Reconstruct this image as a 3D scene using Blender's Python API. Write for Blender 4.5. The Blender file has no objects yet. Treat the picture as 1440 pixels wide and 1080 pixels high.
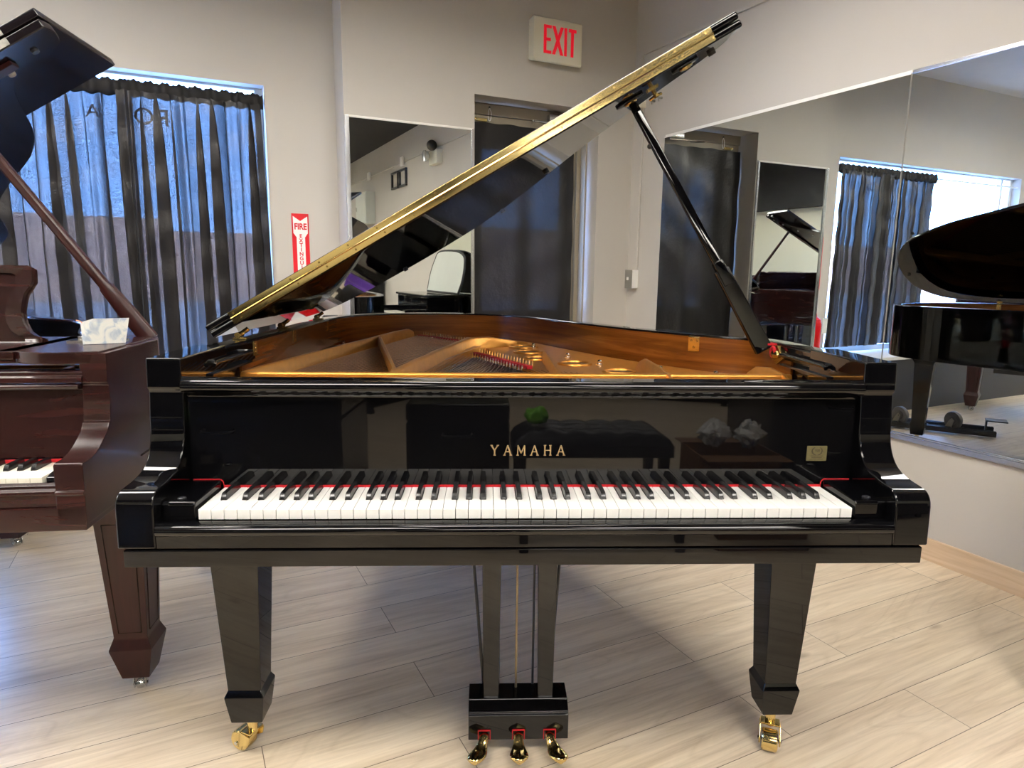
import bpy, bmesh, math, random
from mathutils import Matrix, Vector
random.seed(7)
PI = math.pi
SC = bpy.context.scene
COL = SC.collection
TH = -0.424236 - 0.0                      # the pianos stand at this angle in the room

# ------------------------------------------------------------------ materials
def newmat(name):
    m = bpy.data.materials.new(name); m.use_nodes = True
    nt = m.node_tree; nt.nodes.clear()
    o = nt.nodes.new('ShaderNodeOutputMaterial'); b = nt.nodes.new('ShaderNodeBsdfPrincipled')
    nt.links.new(b.outputs[0], o.inputs[0])
    return m, nt, b, o
def N(nt, t, **k):
    n = nt.nodes.new(t)
    for a, v in k.items():
        if a in n.inputs.keys(): n.inputs[a].default_value = v
        else: setattr(n, a, v)
    return n
def L(nt, a, b): nt.links.new(a, b)
def c4(c): return (c[0], c[1], c[2], 1)
def lin(r, g, b):
    f = lambda v: (v/255/12.92) if v/255 <= .04045 else ((v/255+.055)/1.055)**2.4
    return (f(r), f(g), f(b))
def ramp(nt, fac, stops):
    r = nt.nodes.new('ShaderNodeValToRGB'); L(nt, fac, r.inputs[0])
    e = r.color_ramp.elements
    while len(e) < len(stops): e.new(.5)
    for i, (p, c) in enumerate(stops):
        e[i].position = p; e[i].color = c4(c)
    return r.outputs[0]
def coords(nt, scale=(1,1,1), rot=(0,0,0)):
    t = nt.nodes.new('ShaderNodeTexCoord'); m = nt.nodes.new('ShaderNodeMapping')
    m.inputs['Scale'].default_value = scale; m.inputs['Rotation'].default_value = rot
    L(nt, t.outputs['Object'], m.inputs[0]); return m.outputs[0]
def bump(nt, b, h, strength=.2, dist=.01):
    n = N(nt, 'ShaderNodeBump'); n.inputs['Strength'].default_value = strength; n.inputs['Distance'].default_value = dist
    L(nt, h, n.inputs['Height']); L(nt, n.outputs[0], b.inputs['Normal'])
def plain(name, col, rough=.5, metal=0, emit=None, es=1, var=.06, nscale=6, spec=None):
    m, nt, b, o = newmat(name)
    b.inputs['Roughness'].default_value = rough; b.inputs['Metallic'].default_value = metal
    if spec is not None: b.inputs['Specular IOR Level'].default_value = spec
    v = coords(nt); n = N(nt, 'ShaderNodeTexNoise', Scale=nscale, Detail=4.0); L(nt, v, n.inputs[0])
    c = ramp(nt, n.outputs[0], [(.3, tuple(x*(1-var) for x in col)), (.7, tuple(min(1, x*(1+var)) for x in col))])
    L(nt, c, b.inputs['Base Color'])
    if emit:
        b.inputs['Emission Color'].default_value = c4(emit); b.inputs['Emission Strength'].default_value = es
    return m
def wood(name, stops, scale=(2,2,30), rough=.3, coat=0., dist=1.2, spec=.5):
    m, nt, b, o = newmat(name)
    v = coords(nt, scale)
    n = N(nt, 'ShaderNodeTexNoise', Scale=1.0, Detail=7.0, Roughness=.6, Distortion=dist); L(nt, v, n.inputs[0])
    L(nt, ramp(nt, n.outputs[0], stops), b.inputs['Base Color'])
    b.inputs['Roughness'].default_value = rough; b.inputs['Coat Weight'].default_value = coat
    b.inputs['Coat Roughness'].default_value = .05; b.inputs['Specular IOR Level'].default_value = spec
    return m
M = {}
def build_materials():
    M['lacquer'] = plain('black_lacquer', (.0022,.0022,.0028), .025, var=.1, spec=.38)
    M['lacquer_soft'] = plain('black_satin', (.004,.004,.005), .16, var=.1)
    M['mahogany'] = wood('dark_mahogany', [(.25, lin(24,10,9)), (.5, lin(38,17,16)), (.75, lin(54,26,23))], (3,3,26), .24, .08, spec=.4)
    M['mahogany_leg'] = wood('red_mahogany', [(.25, lin(34,13,12)), (.5, lin(46,18,17)), (.75, lin(56,24,22))], (22,22,3), .34, .05, spec=.28)
    M['rimwood'] = wood('orange_mahogany_veneer', [(.25, lin(88,42,12)), (.5, lin(132,72,24)), (.75, lin(166,98,40))], (1.4,1.4,34), .22, .4)
    M['soundboard'] = wood('spruce_soundboard', [(.3, lin(64,40,22)), (.7, lin(92,62,36))], (30,2,2), .45, .1)
    m = M['gold'] = plain('gold_plate_paint', lin(206,142,62), .36, .72, var=.08, nscale=40)
    M['brass'] = plain('polished_brass', (.80,.62,.27), .13, 1, var=.05)
    M['brass_dark'] = plain('aged_brass', (.50,.36,.13), .25, 1, var=.15)
    M['chrome'] = plain('chrome', (.72,.72,.72), .14, 1, var=.04)
    M['ivory'] = plain('white_key_plastic', lin(236,235,231), .2, var=.01)
    M['ivory_old'] = plain('old_ivory', lin(236,231,214), .25, var=.03)
    M['ebony'] = plain('black_key', (.012,.012,.013), .22, var=.1)
    M['redfelt'] = plain('red_felt', lin(176,16,28), .95, var=.2, nscale=300)
    M['steel'] = plain('steel_wire', (.55,.52,.50), .25, 1)
    M['copper'] = plain('copper_wire', (.55,.30,.17), .32, 1, var=.1, nscale=60)
    M['rubber'] = plain('black_rubber', (.012,.012,.012), .6)
    M['wheel'] = plain('grey_rubber_wheel', (.11,.11,.115), .5)
    M['blacksteel'] = plain('black_painted_steel', (.012,.013,.016), .3)
    M['wall'] = plain('beige_wall_paint', lin(188,183,175), .75, var=.015, nscale=3)
    M['wallwarm'] = plain('cream_wall_paint', lin(216,212,192), .75, var=.015, nscale=3)
    M['charcoal'] = plain('charcoal_wall_paint', (.02,.02,.022), .7)
    M['rod'] = plain('dull_brass_rod', (.33,.26,.16), .35, .8)
    M['blackcloth'] = plain('black_cloth', (.009,.008,.008), .65, spec=.25)
    M['alu_dull'] = plain('dull_nickel', (.45,.43,.39), .42, .9, var=.25, nscale=60)
    M['taupe'] = plain('taupe_door_frame', lin(150,140,122), .5, var=.04)
    M['white'] = plain('white_trim_paint', lin(236,234,228), .5, var=.02)
    M['cream'] = plain('cream_plastic', lin(232,228,206), .4, var=.01)
    M['greyplate'] = plain('grey_metal_plate', lin(150,148,140), .4, .5)
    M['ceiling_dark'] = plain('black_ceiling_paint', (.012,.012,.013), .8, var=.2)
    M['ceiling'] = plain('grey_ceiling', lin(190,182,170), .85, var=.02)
    M['alu'] = plain('aluminium', (.70,.72,.75), .25, 1)
    M['red'] = plain('sign_red', lin(206,18,34), .4, var=.02)
    M['redpaint'] = plain('extinguisher_red', lin(190,14,20), .25, var=.03)
    M['signwhite'] = plain('sign_white', lin(242,240,236), .35, var=.01)
    M['exitred'] = plain('exit_red', lin(235,20,48), .4, var=.01, emit=lin(255,20,50), es=.25)
    M['logogold'] = plain('logo_gold', lin(158,130,92), .4, var=.04)
    M['plaque'] = plain('plaque_brass', lin(112,104,72), .35, .3, var=.1, nscale=200)
    M['plaquedark'] = plain('plaque_engraving', (.07,.055,.03), .5, .4)
    M['paperw'] = plain('white_paper', lin(236,236,232), .6, var=.02)
    M['cardboard'] = plain('brown_cardboard', lin(120,84,52), .8)
    M['green'] = plain('green_cloth', lin(120,190,50), .6, var=.25, nscale=12)
    M['leather'] = plain('black_leather', (.014,.014,.016), .35, var=.2)
    M['purple'] = plain('purple_cloth', lin(84,40,150), .7, var=.15)
    M['panelwhite'] = plain('pale_grey_panel', lin(206,210,202), .5, var=.02)
    M['lamp'] = plain('lamp_glass', (.8,.82,.85), .1, .6)
    M['diffuser'] = plain('light_diffuser', (.9,.9,.9), .5, emit=(1.0,.945,.87), es=28.5)
    # mirror
    m, nt, b, o = newmat('mirror_silver'); b.inputs['Metallic'].default_value = 1; b.inputs['Roughness'].default_value = 0
    v = coords(nt); n = N(nt, 'ShaderNodeTexNoise', Scale=.7); L(nt, v, n.inputs[0])
    L(nt, ramp(nt, n.outputs[0], [(.3, (.83,.87,.86)), (.7, (.85,.89,.88))]), b.inputs['Base Color']); M['mirror'] = m
    # window glass
    m, nt, b, o = newmat('window_glass'); nt.nodes.remove(b)
    t = N(nt, 'ShaderNodeBsdfTransparent', Color=(.95,.97,.98,1)); g = N(nt, 'ShaderNodeBsdfGlossy', Roughness=.0)
    lw = N(nt, 'ShaderNodeLayerWeight', Blend=.5); pw = N(nt, 'ShaderNodeMath', operation='POWER'); L(nt, lw.outputs['Facing'], pw.inputs[0]); pw.inputs[1].default_value = 4.0
    fr = N(nt, 'ShaderNodeMapRange'); L(nt, pw.outputs[0], fr.inputs[0]); fr.inputs[3].default_value = .03; fr.inputs[4].default_value = .6; mx = N(nt, 'ShaderNodeMixShader')
    L(nt, fr.outputs[0], mx.inputs[0]); L(nt, t.outputs[0], mx.inputs[1]); L(nt, g.outputs[0], mx.inputs[2]); L(nt, mx.outputs[0], o.inputs[0])
    M['glass'] = m
    # satin curtains: a weave that lets a little light through
    for nm, tr in (('curtain', .027), ('curtain_thick', .0035)):
        m, nt, b, o = newmat(nm)
        b.inputs['Base Color'].default_value = (.011,.010,.0105,1); b.inputs['Roughness'].default_value = .34
        b.inputs['Specular IOR Level'].default_value = .3; b.inputs['Sheen Weight'].default_value = .05
        v = coords(nt); n = N(nt, 'ShaderNodeTexNoise', Scale=300.0, Detail=1.0); L(nt, v, n.inputs[0])
        w = N(nt, 'ShaderNodeTexNoise', Scale=9.0, Detail=5.0, Roughness=.65); L(nt, v, w.inputs[0])
        bump(nt, b, w.outputs[0], .35, .02)
        t = N(nt, 'ShaderNodeBsdfTransparent', Color=(.9,.95,1,1))
        lw = N(nt, 'ShaderNodeLayerWeight', Blend=.5)
        inv = N(nt, 'ShaderNodeMath', operation='SUBTRACT'); inv.inputs[0].default_value = 1; L(nt, lw.outputs['Facing'], inv.inputs[1])
        pw = N(nt, 'ShaderNodeMath', operation='POWER'); L(nt, inv.outputs[0], pw.inputs[0]); pw.inputs[1].default_value = 4.5
        mr = N(nt, 'ShaderNodeMapRange'); L(nt, n.outputs[0], mr.inputs[0])
        mr.inputs[1].default_value = .38; mr.inputs[2].default_value = .62; mr.inputs[3].default_value = .1*tr; mr.inputs[4].default_value = 1.9*tr
        mu = N(nt, 'ShaderNodeMath', operation='MULTIPLY'); L(nt, pw.outputs[0], mu.inputs[0]); L(nt, mr.outputs[0], mu.inputs[1])
        mx = N(nt, 'ShaderNodeMixShader'); L(nt, mu.outputs[0], mx.inputs[0]); L(nt, b.outputs[0], mx.inputs[1]); L(nt, t.outputs[0], mx.inputs[2])
        L(nt, mx.outputs[0], o.inputs[0]); M[nm] = m
    # oak plank floor, planks along X
    m, nt, b, o = newmat('light_oak_planks')
    v = coords(nt)
    br = N(nt, 'ShaderNodeTexBrick', offset=.37, offset_frequency=2); L(nt, v, br.inputs['Vector'])
    for k, x in (('Scale',1.0),('Mortar Size',.0011),('Mortar Smooth',.2),('Bias',0.0),('Brick Width',1.22),('Row Height',.182)): br.inputs[k].default_value = x
    br.inputs['Color1'].default_value = (0,0,0,1); br.inputs['Color2'].default_value = (1,1,1,1); br.inputs['Mortar'].default_value = (.5,.5,.5,1)
    mp = N(nt, 'ShaderNodeMapping'); mp.inputs['Scale'].default_value = (1.0, 16, 1); L(nt, v, mp.inputs[0])
    sc = N(nt, 'ShaderNodeVectorMath', operation='SCALE'); sc.inputs['Scale'].default_value = 37.0; L(nt, br.outputs['Color'], sc.inputs[0])
    ad = N(nt, 'ShaderNodeVectorMath', operation='ADD'); L(nt, mp.outputs[0], ad.inputs[0]); L(nt, sc.outputs[0], ad.inputs[1])
    n1 = N(nt, 'ShaderNodeTexNoise', Scale=1.5, Detail=10.0, Roughness=.68, Distortion=.5); L(nt, ad.outputs[0], n1.inputs[0])
    c1 = ramp(nt, n1.outputs[0], [(.25, lin(186,166,140)), (.42, lin(215,197,171)), (.58, lin(228,212,187)), (.78, lin(237,224,202))])
    # growth-ring bands
    mp2 = N(nt, 'ShaderNodeMapping'); mp2.inputs['Scale'].default_value = (.8, 5.0, 1); L(nt, v, mp2.inputs[0])
    ad2 = N(nt, 'ShaderNodeVectorMath', operation='ADD'); L(nt, mp2.outputs[0], ad2.inputs[0]); L(nt, sc.outputs[0], ad2.inputs[1])
    n2 = N(nt, 'ShaderNodeTexNoise', Scale=1.0, Detail=2.0, Distortion=.6); L(nt, ad2.outputs[0], n2.inputs[0])
    mm = N(nt, 'ShaderNodeMath', operation='MULTIPLY'); L(nt, n2.outputs[0], mm.inputs[0]); mm.inputs[1].default_value = 30.0
    fr = N(nt, 'ShaderNodeMath', operation='PINGPONG'); L(nt, mm.outputs[0], fr.inputs[0]); fr.inputs[1].default_value = 1.0
    c2 = ramp(nt, fr.outputs[0], [(0, (.90,.885,.86)), (.3, (1,1,1)), (.8, (1,1,1)), (1, (1.05,1.05,1.05))])
    mul = N(nt, 'ShaderNodeMix', data_type='RGBA', blend_type='MULTIPLY'); mul.inputs[0].default_value = .8
    L(nt, c1, mul.inputs[6]); L(nt, c2, mul.inputs[7])
    # plank to plank tone
    c3 = ramp(nt, br.outputs['Color'], [(0, (.90,.89,.88)), (1, (1.0,1.0,1.0))])
    mul2 = N(nt, 'ShaderNodeMix', data_type='RGBA', blend_type='MULTIPLY'); mul2.inputs[0].default_value = 1
    L(nt, mul.outputs[2], mul2.inputs[6]); L(nt, c3, mul2.inputs[7])
    mp4 = N(nt, 'ShaderNodeMapping'); mp4.inputs['Scale'].default_value = (2.2, 95, 1); L(nt, v, mp4.inputs[0])
    ad4 = N(nt, 'ShaderNodeVectorMath', operation='ADD'); L(nt, mp4.outputs[0], ad4.inputs[0]); L(nt, sc.outputs[0], ad4.inputs[1])
    n4 = N(nt, 'ShaderNodeTexNoise', Scale=1.0, Detail=4.0, Roughness=.7, Distortion=.2); L(nt, ad4.outputs[0], n4.inputs[0])
    c4g = ramp(nt, n4.outputs[0], [(.3, (.87,.86,.84)), (.5, (1,1,1)), (.75, (1.06,1.06,1.06))])
    mulg = N(nt, 'ShaderNodeMix', data_type='RGBA', blend_type='MULTIPLY'); mulg.inputs[0].default_value = .9
    L(nt, mul2.outputs[2], mulg.inputs[6]); L(nt, c4g, mulg.inputs[7]); mul2 = mulg
    # knots
    mp3 = N(nt, 'ShaderNodeMapping'); mp3.inputs['Scale'].default_value = (1.6, 4.2, 1); L(nt, v, mp3.inputs[0])
    vo = N(nt, 'ShaderNodeTexVoronoi', Scale=1.1); L(nt, mp3.outputs[0], vo.inputs[0])
    ck = ramp(nt, vo.outputs['Distance'], [(0, (.32,.28,.24)), (.03, (.55,.5,.45)), (.075, (1,1,1))])
    mul3 = N(nt, 'ShaderNodeMix', data_type='RGBA', blend_type='MULTIPLY'); mul3.inputs[0].default_value = .75
    L(nt, mul2.outputs[2], mul3.inputs[6]); L(nt, ck, mul3.inputs[7])
    # seams
    mxs = N(nt, 'ShaderNodeMix', data_type='RGBA'); L(nt, br.outputs['Fac'], mxs.inputs[0]); L(nt, mul3.outputs[2], mxs.inputs[6])
    mxs.inputs[7].default_value = c4(lin(104,90,74)); L(nt, mxs.outputs[2], b.inputs['Base Color'])
    rr = N(nt, 'ShaderNodeMapRange'); L(nt, n1.outputs[0], rr.inputs[0]); rr.inputs[3].default_value = .27; rr.inputs[4].default_value = .40
    L(nt, rr.outputs[0], b.inputs['Roughness']); M['floor'] = m
    M['baseboard'] = wood('oak_baseboard', [(.25, lin(188,160,128)), (.5, lin(208,182,150)), (.75, lin(222,198,168))], (26,1.6,26), .4)
    # exterior
    m, nt, b, o = newmat('brick_facade'); v = coords(nt, (1,1,1), (PI/2,0,0))
    br = N(nt, 'ShaderNodeTexBrick'); L(nt, v, br.inputs[0]); br.inputs['Scale'].default_value = 4
    br.inputs['Color1'].default_value = c4(lin(160,136,126)); br.inputs['Color2'].default_value = c4(lin(140,112,104)); br.inputs['Mortar'].default_value = c4(lin(200,190,184))
    L(nt, br.outputs[0], b.inputs['Base Color']); b.inputs['Roughness'].default_value = .9; M['brick'] = m
    M['street'] = plain('street_asphalt', lin(150,150,152), .9, var=.12, nscale=1)
    M['dash'] = plain('black_skirting_board', (.010,.010,.012), .5)

# ------------------------------------------------------------------ mesh helper
def catmull(pts, n=6, closed=False):
    out = []; k = len(pts); P = [Vector(p) for p in pts]
    rng = range(k) if closed else range(k-1)
    for i in rng:
        p1, p2 = P[i], P[(i+1) % k]
        p0 = P[i-1] if (closed or i > 0) else p1*2-p2
        p3 = P[(i+2) % k] if (closed or i+2 < k) else p2*2-p1
        for j in range(n):
            t = j/n
            out.append(.5*((2*p1)+(p2-p0)*t+(2*p0-5*p1+4*p2-p3)*t*t+(3*p1-p0-3*p2+p3)*t**3))
    if not closed: out.append(P[-1])
    return [tuple(p) for p in out]
class G:
    def __init__(s): s.v = []; s.f = []
    def add(s, vs, fs, m=None):
        b = len(s.v); s.v += [tuple(m @ Vector(p)) if m is not None else tuple(p) for p in vs]; s.f += [tuple(b+i for i in f) for f in fs]; return s
    def box(s, x0, x1, y0, y1, z0, z1, m=None):
        vs = [(x0,y0,z0),(x1,y0,z0),(x1,y1,z0),(x0,y1,z0),(x0,y0,z1),(x1,y0,z1),(x1,y1,z1),(x0,y1,z1)]
        return s.add(vs, [(0,3,2,1),(4,5,6,7),(0,1,5,4),(1,2,6,5),(2,3,7,6),(3,0,4,7)], m)
    def prism(s, poly, a, b, axis='x', m=None):
        n = len(poly)
        f = {'x': lambda p, t: (t, p[0], p[1]), 'y': lambda p, t: (p[0], t, p[1]), 'z': lambda p, t: (p[0], p[1], t)}[axis]
        vs = [f(p, a) for p in poly]+[f(p, b) for p in poly]
        fs = [tuple(range(n))[::-1], tuple(range(n, 2*n))]+[(i, (i+1) % n, n+(i+1) % n, n+i) for i in range(n)]
        return s.add(vs, fs, m)
    def loft(s, loops, m=None, cap=True):
        n = len(loops[0]); vs = [p for l in loops for p in l]; fs = []
        for k in range(len(loops)-1):
            for i in range(n):
                j = (i+1) % n; fs.append((k*n+i, k*n+j, (k+1)*n+j, (k+1)*n+i))
        if cap: fs += [tuple(range(n))[::-1], tuple((len(loops)-1)*n+i for i in range(n))]
        return s.add(vs, fs, m)
    def rects(s, secs, m=None):           # secs: (cx, cy, hx, hy, z)
        return s.loft([[(cx-hx,cy-hy,z),(cx+hx,cy-hy,z),(cx+hx,cy+hy,z),(cx-hx,cy+hy,z)] for cx, cy, hx, hy, z in secs], m)
    def tube(s, path, r, n=8, m=None):
        P = [Vector(p) for p in path]; loops = []; up = None
        for i, p in enumerate(P):
            t = (P[min(i+1, len(P)-1)]-P[max(i-1, 0)]).normalized()
            if up is None: up = Vector((0,0,1)) if abs(t.z) < .9 else Vector((1,0,0))
            a = t.cross(up).normalized(); b = t.cross(a); up = -b if False else a.cross(t)
            rr = r[i] if isinstance(r, (list, tuple)) else r
            loops.append([tuple(p+a*math.cos(2*PI*k/n)*rr+b*math.sin(2*PI*k/n)*rr) for k in range(n)])
        return s.loft(loops, m)
    def cyl(s, p0, p1, r, n=16, r2=None, m=None): return s.tube([p0, p1], [r, r if r2 is None else r2], n, m)
    def lathe(s, prof, c=(0,0,0), axis='z', n=24, m=None):      # prof: (r, h)
        loops = []
        for r, h in prof:
            l = []
            for k in range(n):
                a = 2*PI*k/n; x, y = r*math.cos(a), r*math.sin(a)
                l.append({'z': (c[0]+x, c[1]+y, c[2]+h), 'x': (c[0]+h, c[1]+x, c[2]+y), 'y': (c[0]+y, c[1]+h, c[2]+x)}[axis])
            loops.append(l)
        return s.loft(loops, m)
    def ball(s, c, r, n=12, sz=(1,1,1), m=None):
        return s.lathe([(max(1e-4, r*math.sin(PI*i/n)), -r*math.cos(PI*i/n)) for i in range(n+1)], (0,0,0), 'z', n*2,
                       (m if m is not None else Matrix()) @ Matrix.Translation(c) @ Matrix.Diagonal((*sz, 1)))
    def torus(s, c, R, r, axis='z', n=28, k=8, m=None):
        vs = []; fs = []
        for i in range(n):
            for j in range(k):
                a, b = 2*PI*i/n, 2*PI*j/k; q = R+r*math.cos(b); x, y, h = q*math.cos(a), q*math.sin(a), r*math.sin(b)
                vs.append({'z': (c[0]+x, c[1]+y, c[2]+h), 'y': (c[0]+x, c[1]+h, c[2]+y), 'x': (c[0]+h, c[1]+x, c[2]+y)}[axis])
                fs.append((i*k+j, ((i+1) % n)*k+j, ((i+1) % n)*k+(j+1) % k, i*k+(j+1) % k))
        return s.add(vs, fs, m)
    def xf(s, m): s.v = [tuple(m @ Vector(p)) for p in s.v]; return s
    def build(s, name, mat, parent=None, bev=0, ang=35, seg=2, smooth=True, recalc=True):
        me = bpy.data.meshes.new(name); me.from_pydata(s.v, [], s.f)
        bm = bmesh.new(); bm.from_mesh(me)
        if recalc: bmesh.ops.recalc_face_normals(bm, faces=bm.faces)
        if bev:
            ed = [e for e in bm.edges if len(e.link_faces) == 2 and e.calc_face_angle(0) > math.radians(ang)]
            bmesh.ops.bevel(bm, geom=ed, offset=bev, segments=seg, profile=.5, affect='EDGES', clamp_overlap=True)
        bm.to_mesh(me); bm.free()
        if smooth:
            for p in me.polygons: p.use_smooth = True
            me.set_sharp_from_angle(angle=math.radians(ang))
        me.materials.append(mat)
        o = bpy.data.objects.new(name, me); COL.objects.link(o)
        if smooth and bev: wn = o.modifiers.new('weighted_normal', 'WEIGHTED_NORMAL'); wn.keep_sharp = True
        if parent is not None: o.parent = parent
        return o
def tag(o, label, cat, group=None):
    o['label'] = label; o['category'] = cat
    if group: o['group'] = group
    return o
def struct(o): o['kind'] = 'structure'; return o
def thing(name, label, cat, loc=(0,0,0), rz=0, group=None):
    o = bpy.data.objects.new(name, None); COL.objects.link(o); o.location = loc; o.rotation_euler = (0,0,rz); o.empty_display_size = .1
    return tag(o, label, cat, group)
def copy_tree(o, parent=None):
    c = o.copy(); COL.objects.link(c)
    if parent is not None: c.parent = parent
    for ch in list(o.children): copy_tree(ch, c)
    return c
def text(body, size, name, mat, m, parent=None, ext=.0006, off=0., sx=1., align='CENTER'):
    cu = bpy.data.curves.new('t', 'FONT'); cu.body = body; cu.size = size; cu.extrude = ext; cu.offset = off
    cu.align_x = align; cu.align_y = 'CENTER'
    t = bpy.data.objects.new('t', cu); COL.objects.link(t)
    me = bpy.data.meshes.new_from_object(t.evaluated_get(bpy.context.evaluated_depsgraph_get()))
    bpy.data.objects.remove(t); me.name = name
    me.transform(m @ Matrix.Diagonal((sx,1,1,1))); me.materials.clear(); me.materials.append(mat)
    o = bpy.data.objects.new(name, me); COL.objects.link(o)
    if parent is not None: o.parent = parent
    return o
def ring_strip(g, outer, inner, z0, z1):
    n = len(outer); vs = []
    for o, i in zip(outer, inner): vs += [(o[0],o[1],z0),(o[0],o[1],z1),(i[0],i[1],z1),(i[0],i[1],z0)]
    fs = []
    for k in range(n-1):
        a, b = 4*k, 4*k+4
        for j in range(4): fs.append((a+j, a+(j+1) % 4, b+(j+1) % 4, b+j))
    fs += [(0,1,2,3), (4*n-1,4*n-2,4*n-3,4*n-4)]
    g.add(vs, fs); return g
def offset_path(pts, d):
    out = []; n = len(pts)
    for i in range(n):
        a = Vector(pts[max(0, i-1)][:2]); b = Vector(pts[min(n-1, i+1)][:2]); t = (b-a).normalized()
        out.append((pts[i][0]+t.y*d, pts[i][1]-t.x*d))
    return out

build_materials()
ROT = Matrix.Rotation(TH, 4, 'Z')

# ------------------------------------------------------------------ the room (X along the back wall, Y towards it)
H = 2.84
UW, UB, NR = 2.87, 2.675, 2.15            # window wall, mirror wall, right wall
def room():
    g = G(); g.box(-3.8, 2.35, -6.6, 3.1, -.06, 0); struct(g.build('floor', M['floor'], smooth=False))
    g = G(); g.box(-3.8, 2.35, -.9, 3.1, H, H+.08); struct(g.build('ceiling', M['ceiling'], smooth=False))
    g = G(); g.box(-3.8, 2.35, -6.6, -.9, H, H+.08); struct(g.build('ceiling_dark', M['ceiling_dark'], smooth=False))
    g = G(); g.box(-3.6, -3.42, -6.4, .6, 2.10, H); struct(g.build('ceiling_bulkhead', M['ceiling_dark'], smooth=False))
    g = G(); g.box(NR, 2.35, -6.6, 3.1, 0, H); struct(g.build('wall_right', M['wall'], smooth=False))
    g = G(); g.box(-3.8, -3.6, -6.6, 3.1, 0, H); struct(g.build('wall_left', M['wallwarm'], smooth=False))
    g = G(); g.box(-3.6, NR, -6.6, -6.4, 0, H); struct(g.build('wall_front', M['wallwarm'], smooth=False))
    g = G()                                # mirror and door wall, one thickness forward of the window wall
    g.box(.285, 1.034, UB, 3.1, 0, H); g.box(1.034, 1.885, UB, 3.1, 2.15, H); g.box(1.885, NR, UB, 3.1, 0, H)
    struct(g.build('wall_back', M['wall'], smooth=False))
    g = G()
    g.box(-3.6, .285, UW, 3.02, 2.10, H); g.box(-3.6, .285, UW, 3.02, 0, .47)
    g.box(-.085, .285, UW, 3.02, .47, 2.10); g.box(-3.6, -2.75, UW, 3.02, .47, 2.10)
    struct(g.build('wall_window', M['wall'], smooth=False))
    # shop-window ledge: black front, pale top
    g = G(); g.box(-3.6, -.10, 2.49, UW, 0, .45); struct(g.build('trim_1', M['dash'], smooth=False))
    g = G(); g.box(-3.6, -.10, 2.47, UW+.03, .45, .478); struct(g.build('trim_2', M['white'], smooth=False, bev=.003))
    # window: frame, mullion, glass
    g = G()
    for a in (((-2.75, -.085), (2.088, 2.10)), ((-2.75, -.085), (.47, .515)), ((-2.75, -2.71), (.515, 2.088)), ((-.125, -.085), (.515, 2.088)), ((-2.585, -2.555), (.515, 2.088))):
        g.box(a[0][0], a[0][1], 2.95, 2.99, a[1][0], a[1][1])
    w = struct(g.build('window_1', M['white'], smooth=False))
    g = G(); g.box(-2.72, -.11, 2.966, 2.972, .5, 2.09); g.build('pane', M['glass'], w, smooth=False)
    # painted shop lettering on the glass, read from outside
    gm = Matrix.Translation((-.62, 2.960, 1.90)) @ Matrix.Rotation(PI/2, 4, 'X') @ Matrix.Diagonal((-1,1,1,1))
    text('RO', .115, 'window_lettering', M['rubber'], gm, w)
    g = G(); g.prism([(-.745,1.90),(-.712,1.93),(-.712,1.87)], 2.957, 2.962, 'y'); g.build('window_arrow', M['rubber'], w, smooth=False)
    gm = Matrix.Translation((-.875, 2.960, 1.905)) @ Matrix.Rotation(PI/2, 4, 'X') @ Matrix.Diagonal((-1,1,1,1))
    text('A', .09, 'window_lettering', M['rubber'], gm, w)
    # door: taupe frame, glazed leaf
    g = G()
    g.box(1.034, 1.885, 2.845, 2.93, 2.085, 2.15); g.box(1.034, 1.885, 2.86, 2.93, 2.03, 2.085)
    g.box(1.034, 1.075, 2.86, 2.93, 0, 2.03); g.box(1.845, 1.885, 2.86, 2.93, 0, 2.03); g.box(1.872, 1.885, 2.80, 2.86, 0, 2.085)
    d = struct(g.build('door_1', M['taupe'], smooth=False, bev=.003))
    g = G(); g.box(1.075, 1.17, 2.885, 2.925, .02, 2.03); g.box(1.75, 1.845, 2.885, 2.925, .02, 2.03); g.box(1.17, 1.75, 2.885, 2.925, 1.9, 2.03); g.box(1.17, 1.75, 2.885, 2.925, .02, .9)
    g.build('door_leaf', M['taupe'], d, smooth=False)
    g = G(); g.box(1.16, 1.76, 2.90, 2.906, .89, 1.91); g.build('door_glass', M['glass'], d, smooth=False)
    g = G(); g.box(1.60, 1.84, 2.80, 2.845, 2.075, 2.125); cl = g.build('door_closer', M['chrome'], d, bev=.008)
    g = G(); g.xf(Matrix()); g.cyl((1.72, 2.815, 2.068), (1.46, 2.75, 2.062), .007, 8); g.cyl((1.46,2.75,2.062), (1.50,2.85,2.07), .007, 8); g.build('closer_arm', M['chrome'], cl)
    g = G(); g.box(NR-.014, NR, -6.4, UB, 0, .095); struct(g.build('baseboard_right', M['baseboard'], bev=.003))
    g = G(); g.box(.285, 1.034, UB-.014, UB, 0, .095); g.box(1.885, NR-.014, UB-.014, UB, 0, .095); struct(g.build('baseboard_back', M['baseboard'], bev=.003))
    # outdoors
    g = G(); g.box(-60, 60, 3.4, 90, -.25, -.15); struct(g.build('ground_street', M['street'], smooth=False))
    g = G(); r = random.Random(9); x = -48
    while x < 40:
        wd = r.uniform(3, 7); g.box(x, x+wd, 26+r.uniform(0,2), 36, -.15, r.uniform(2.3, 3.0)); x += wd
    tag(g.build('street_building', M['brick'], smooth=False), 'low pinkish building across the street, faint through the dark window curtain', 'building')
room()

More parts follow.
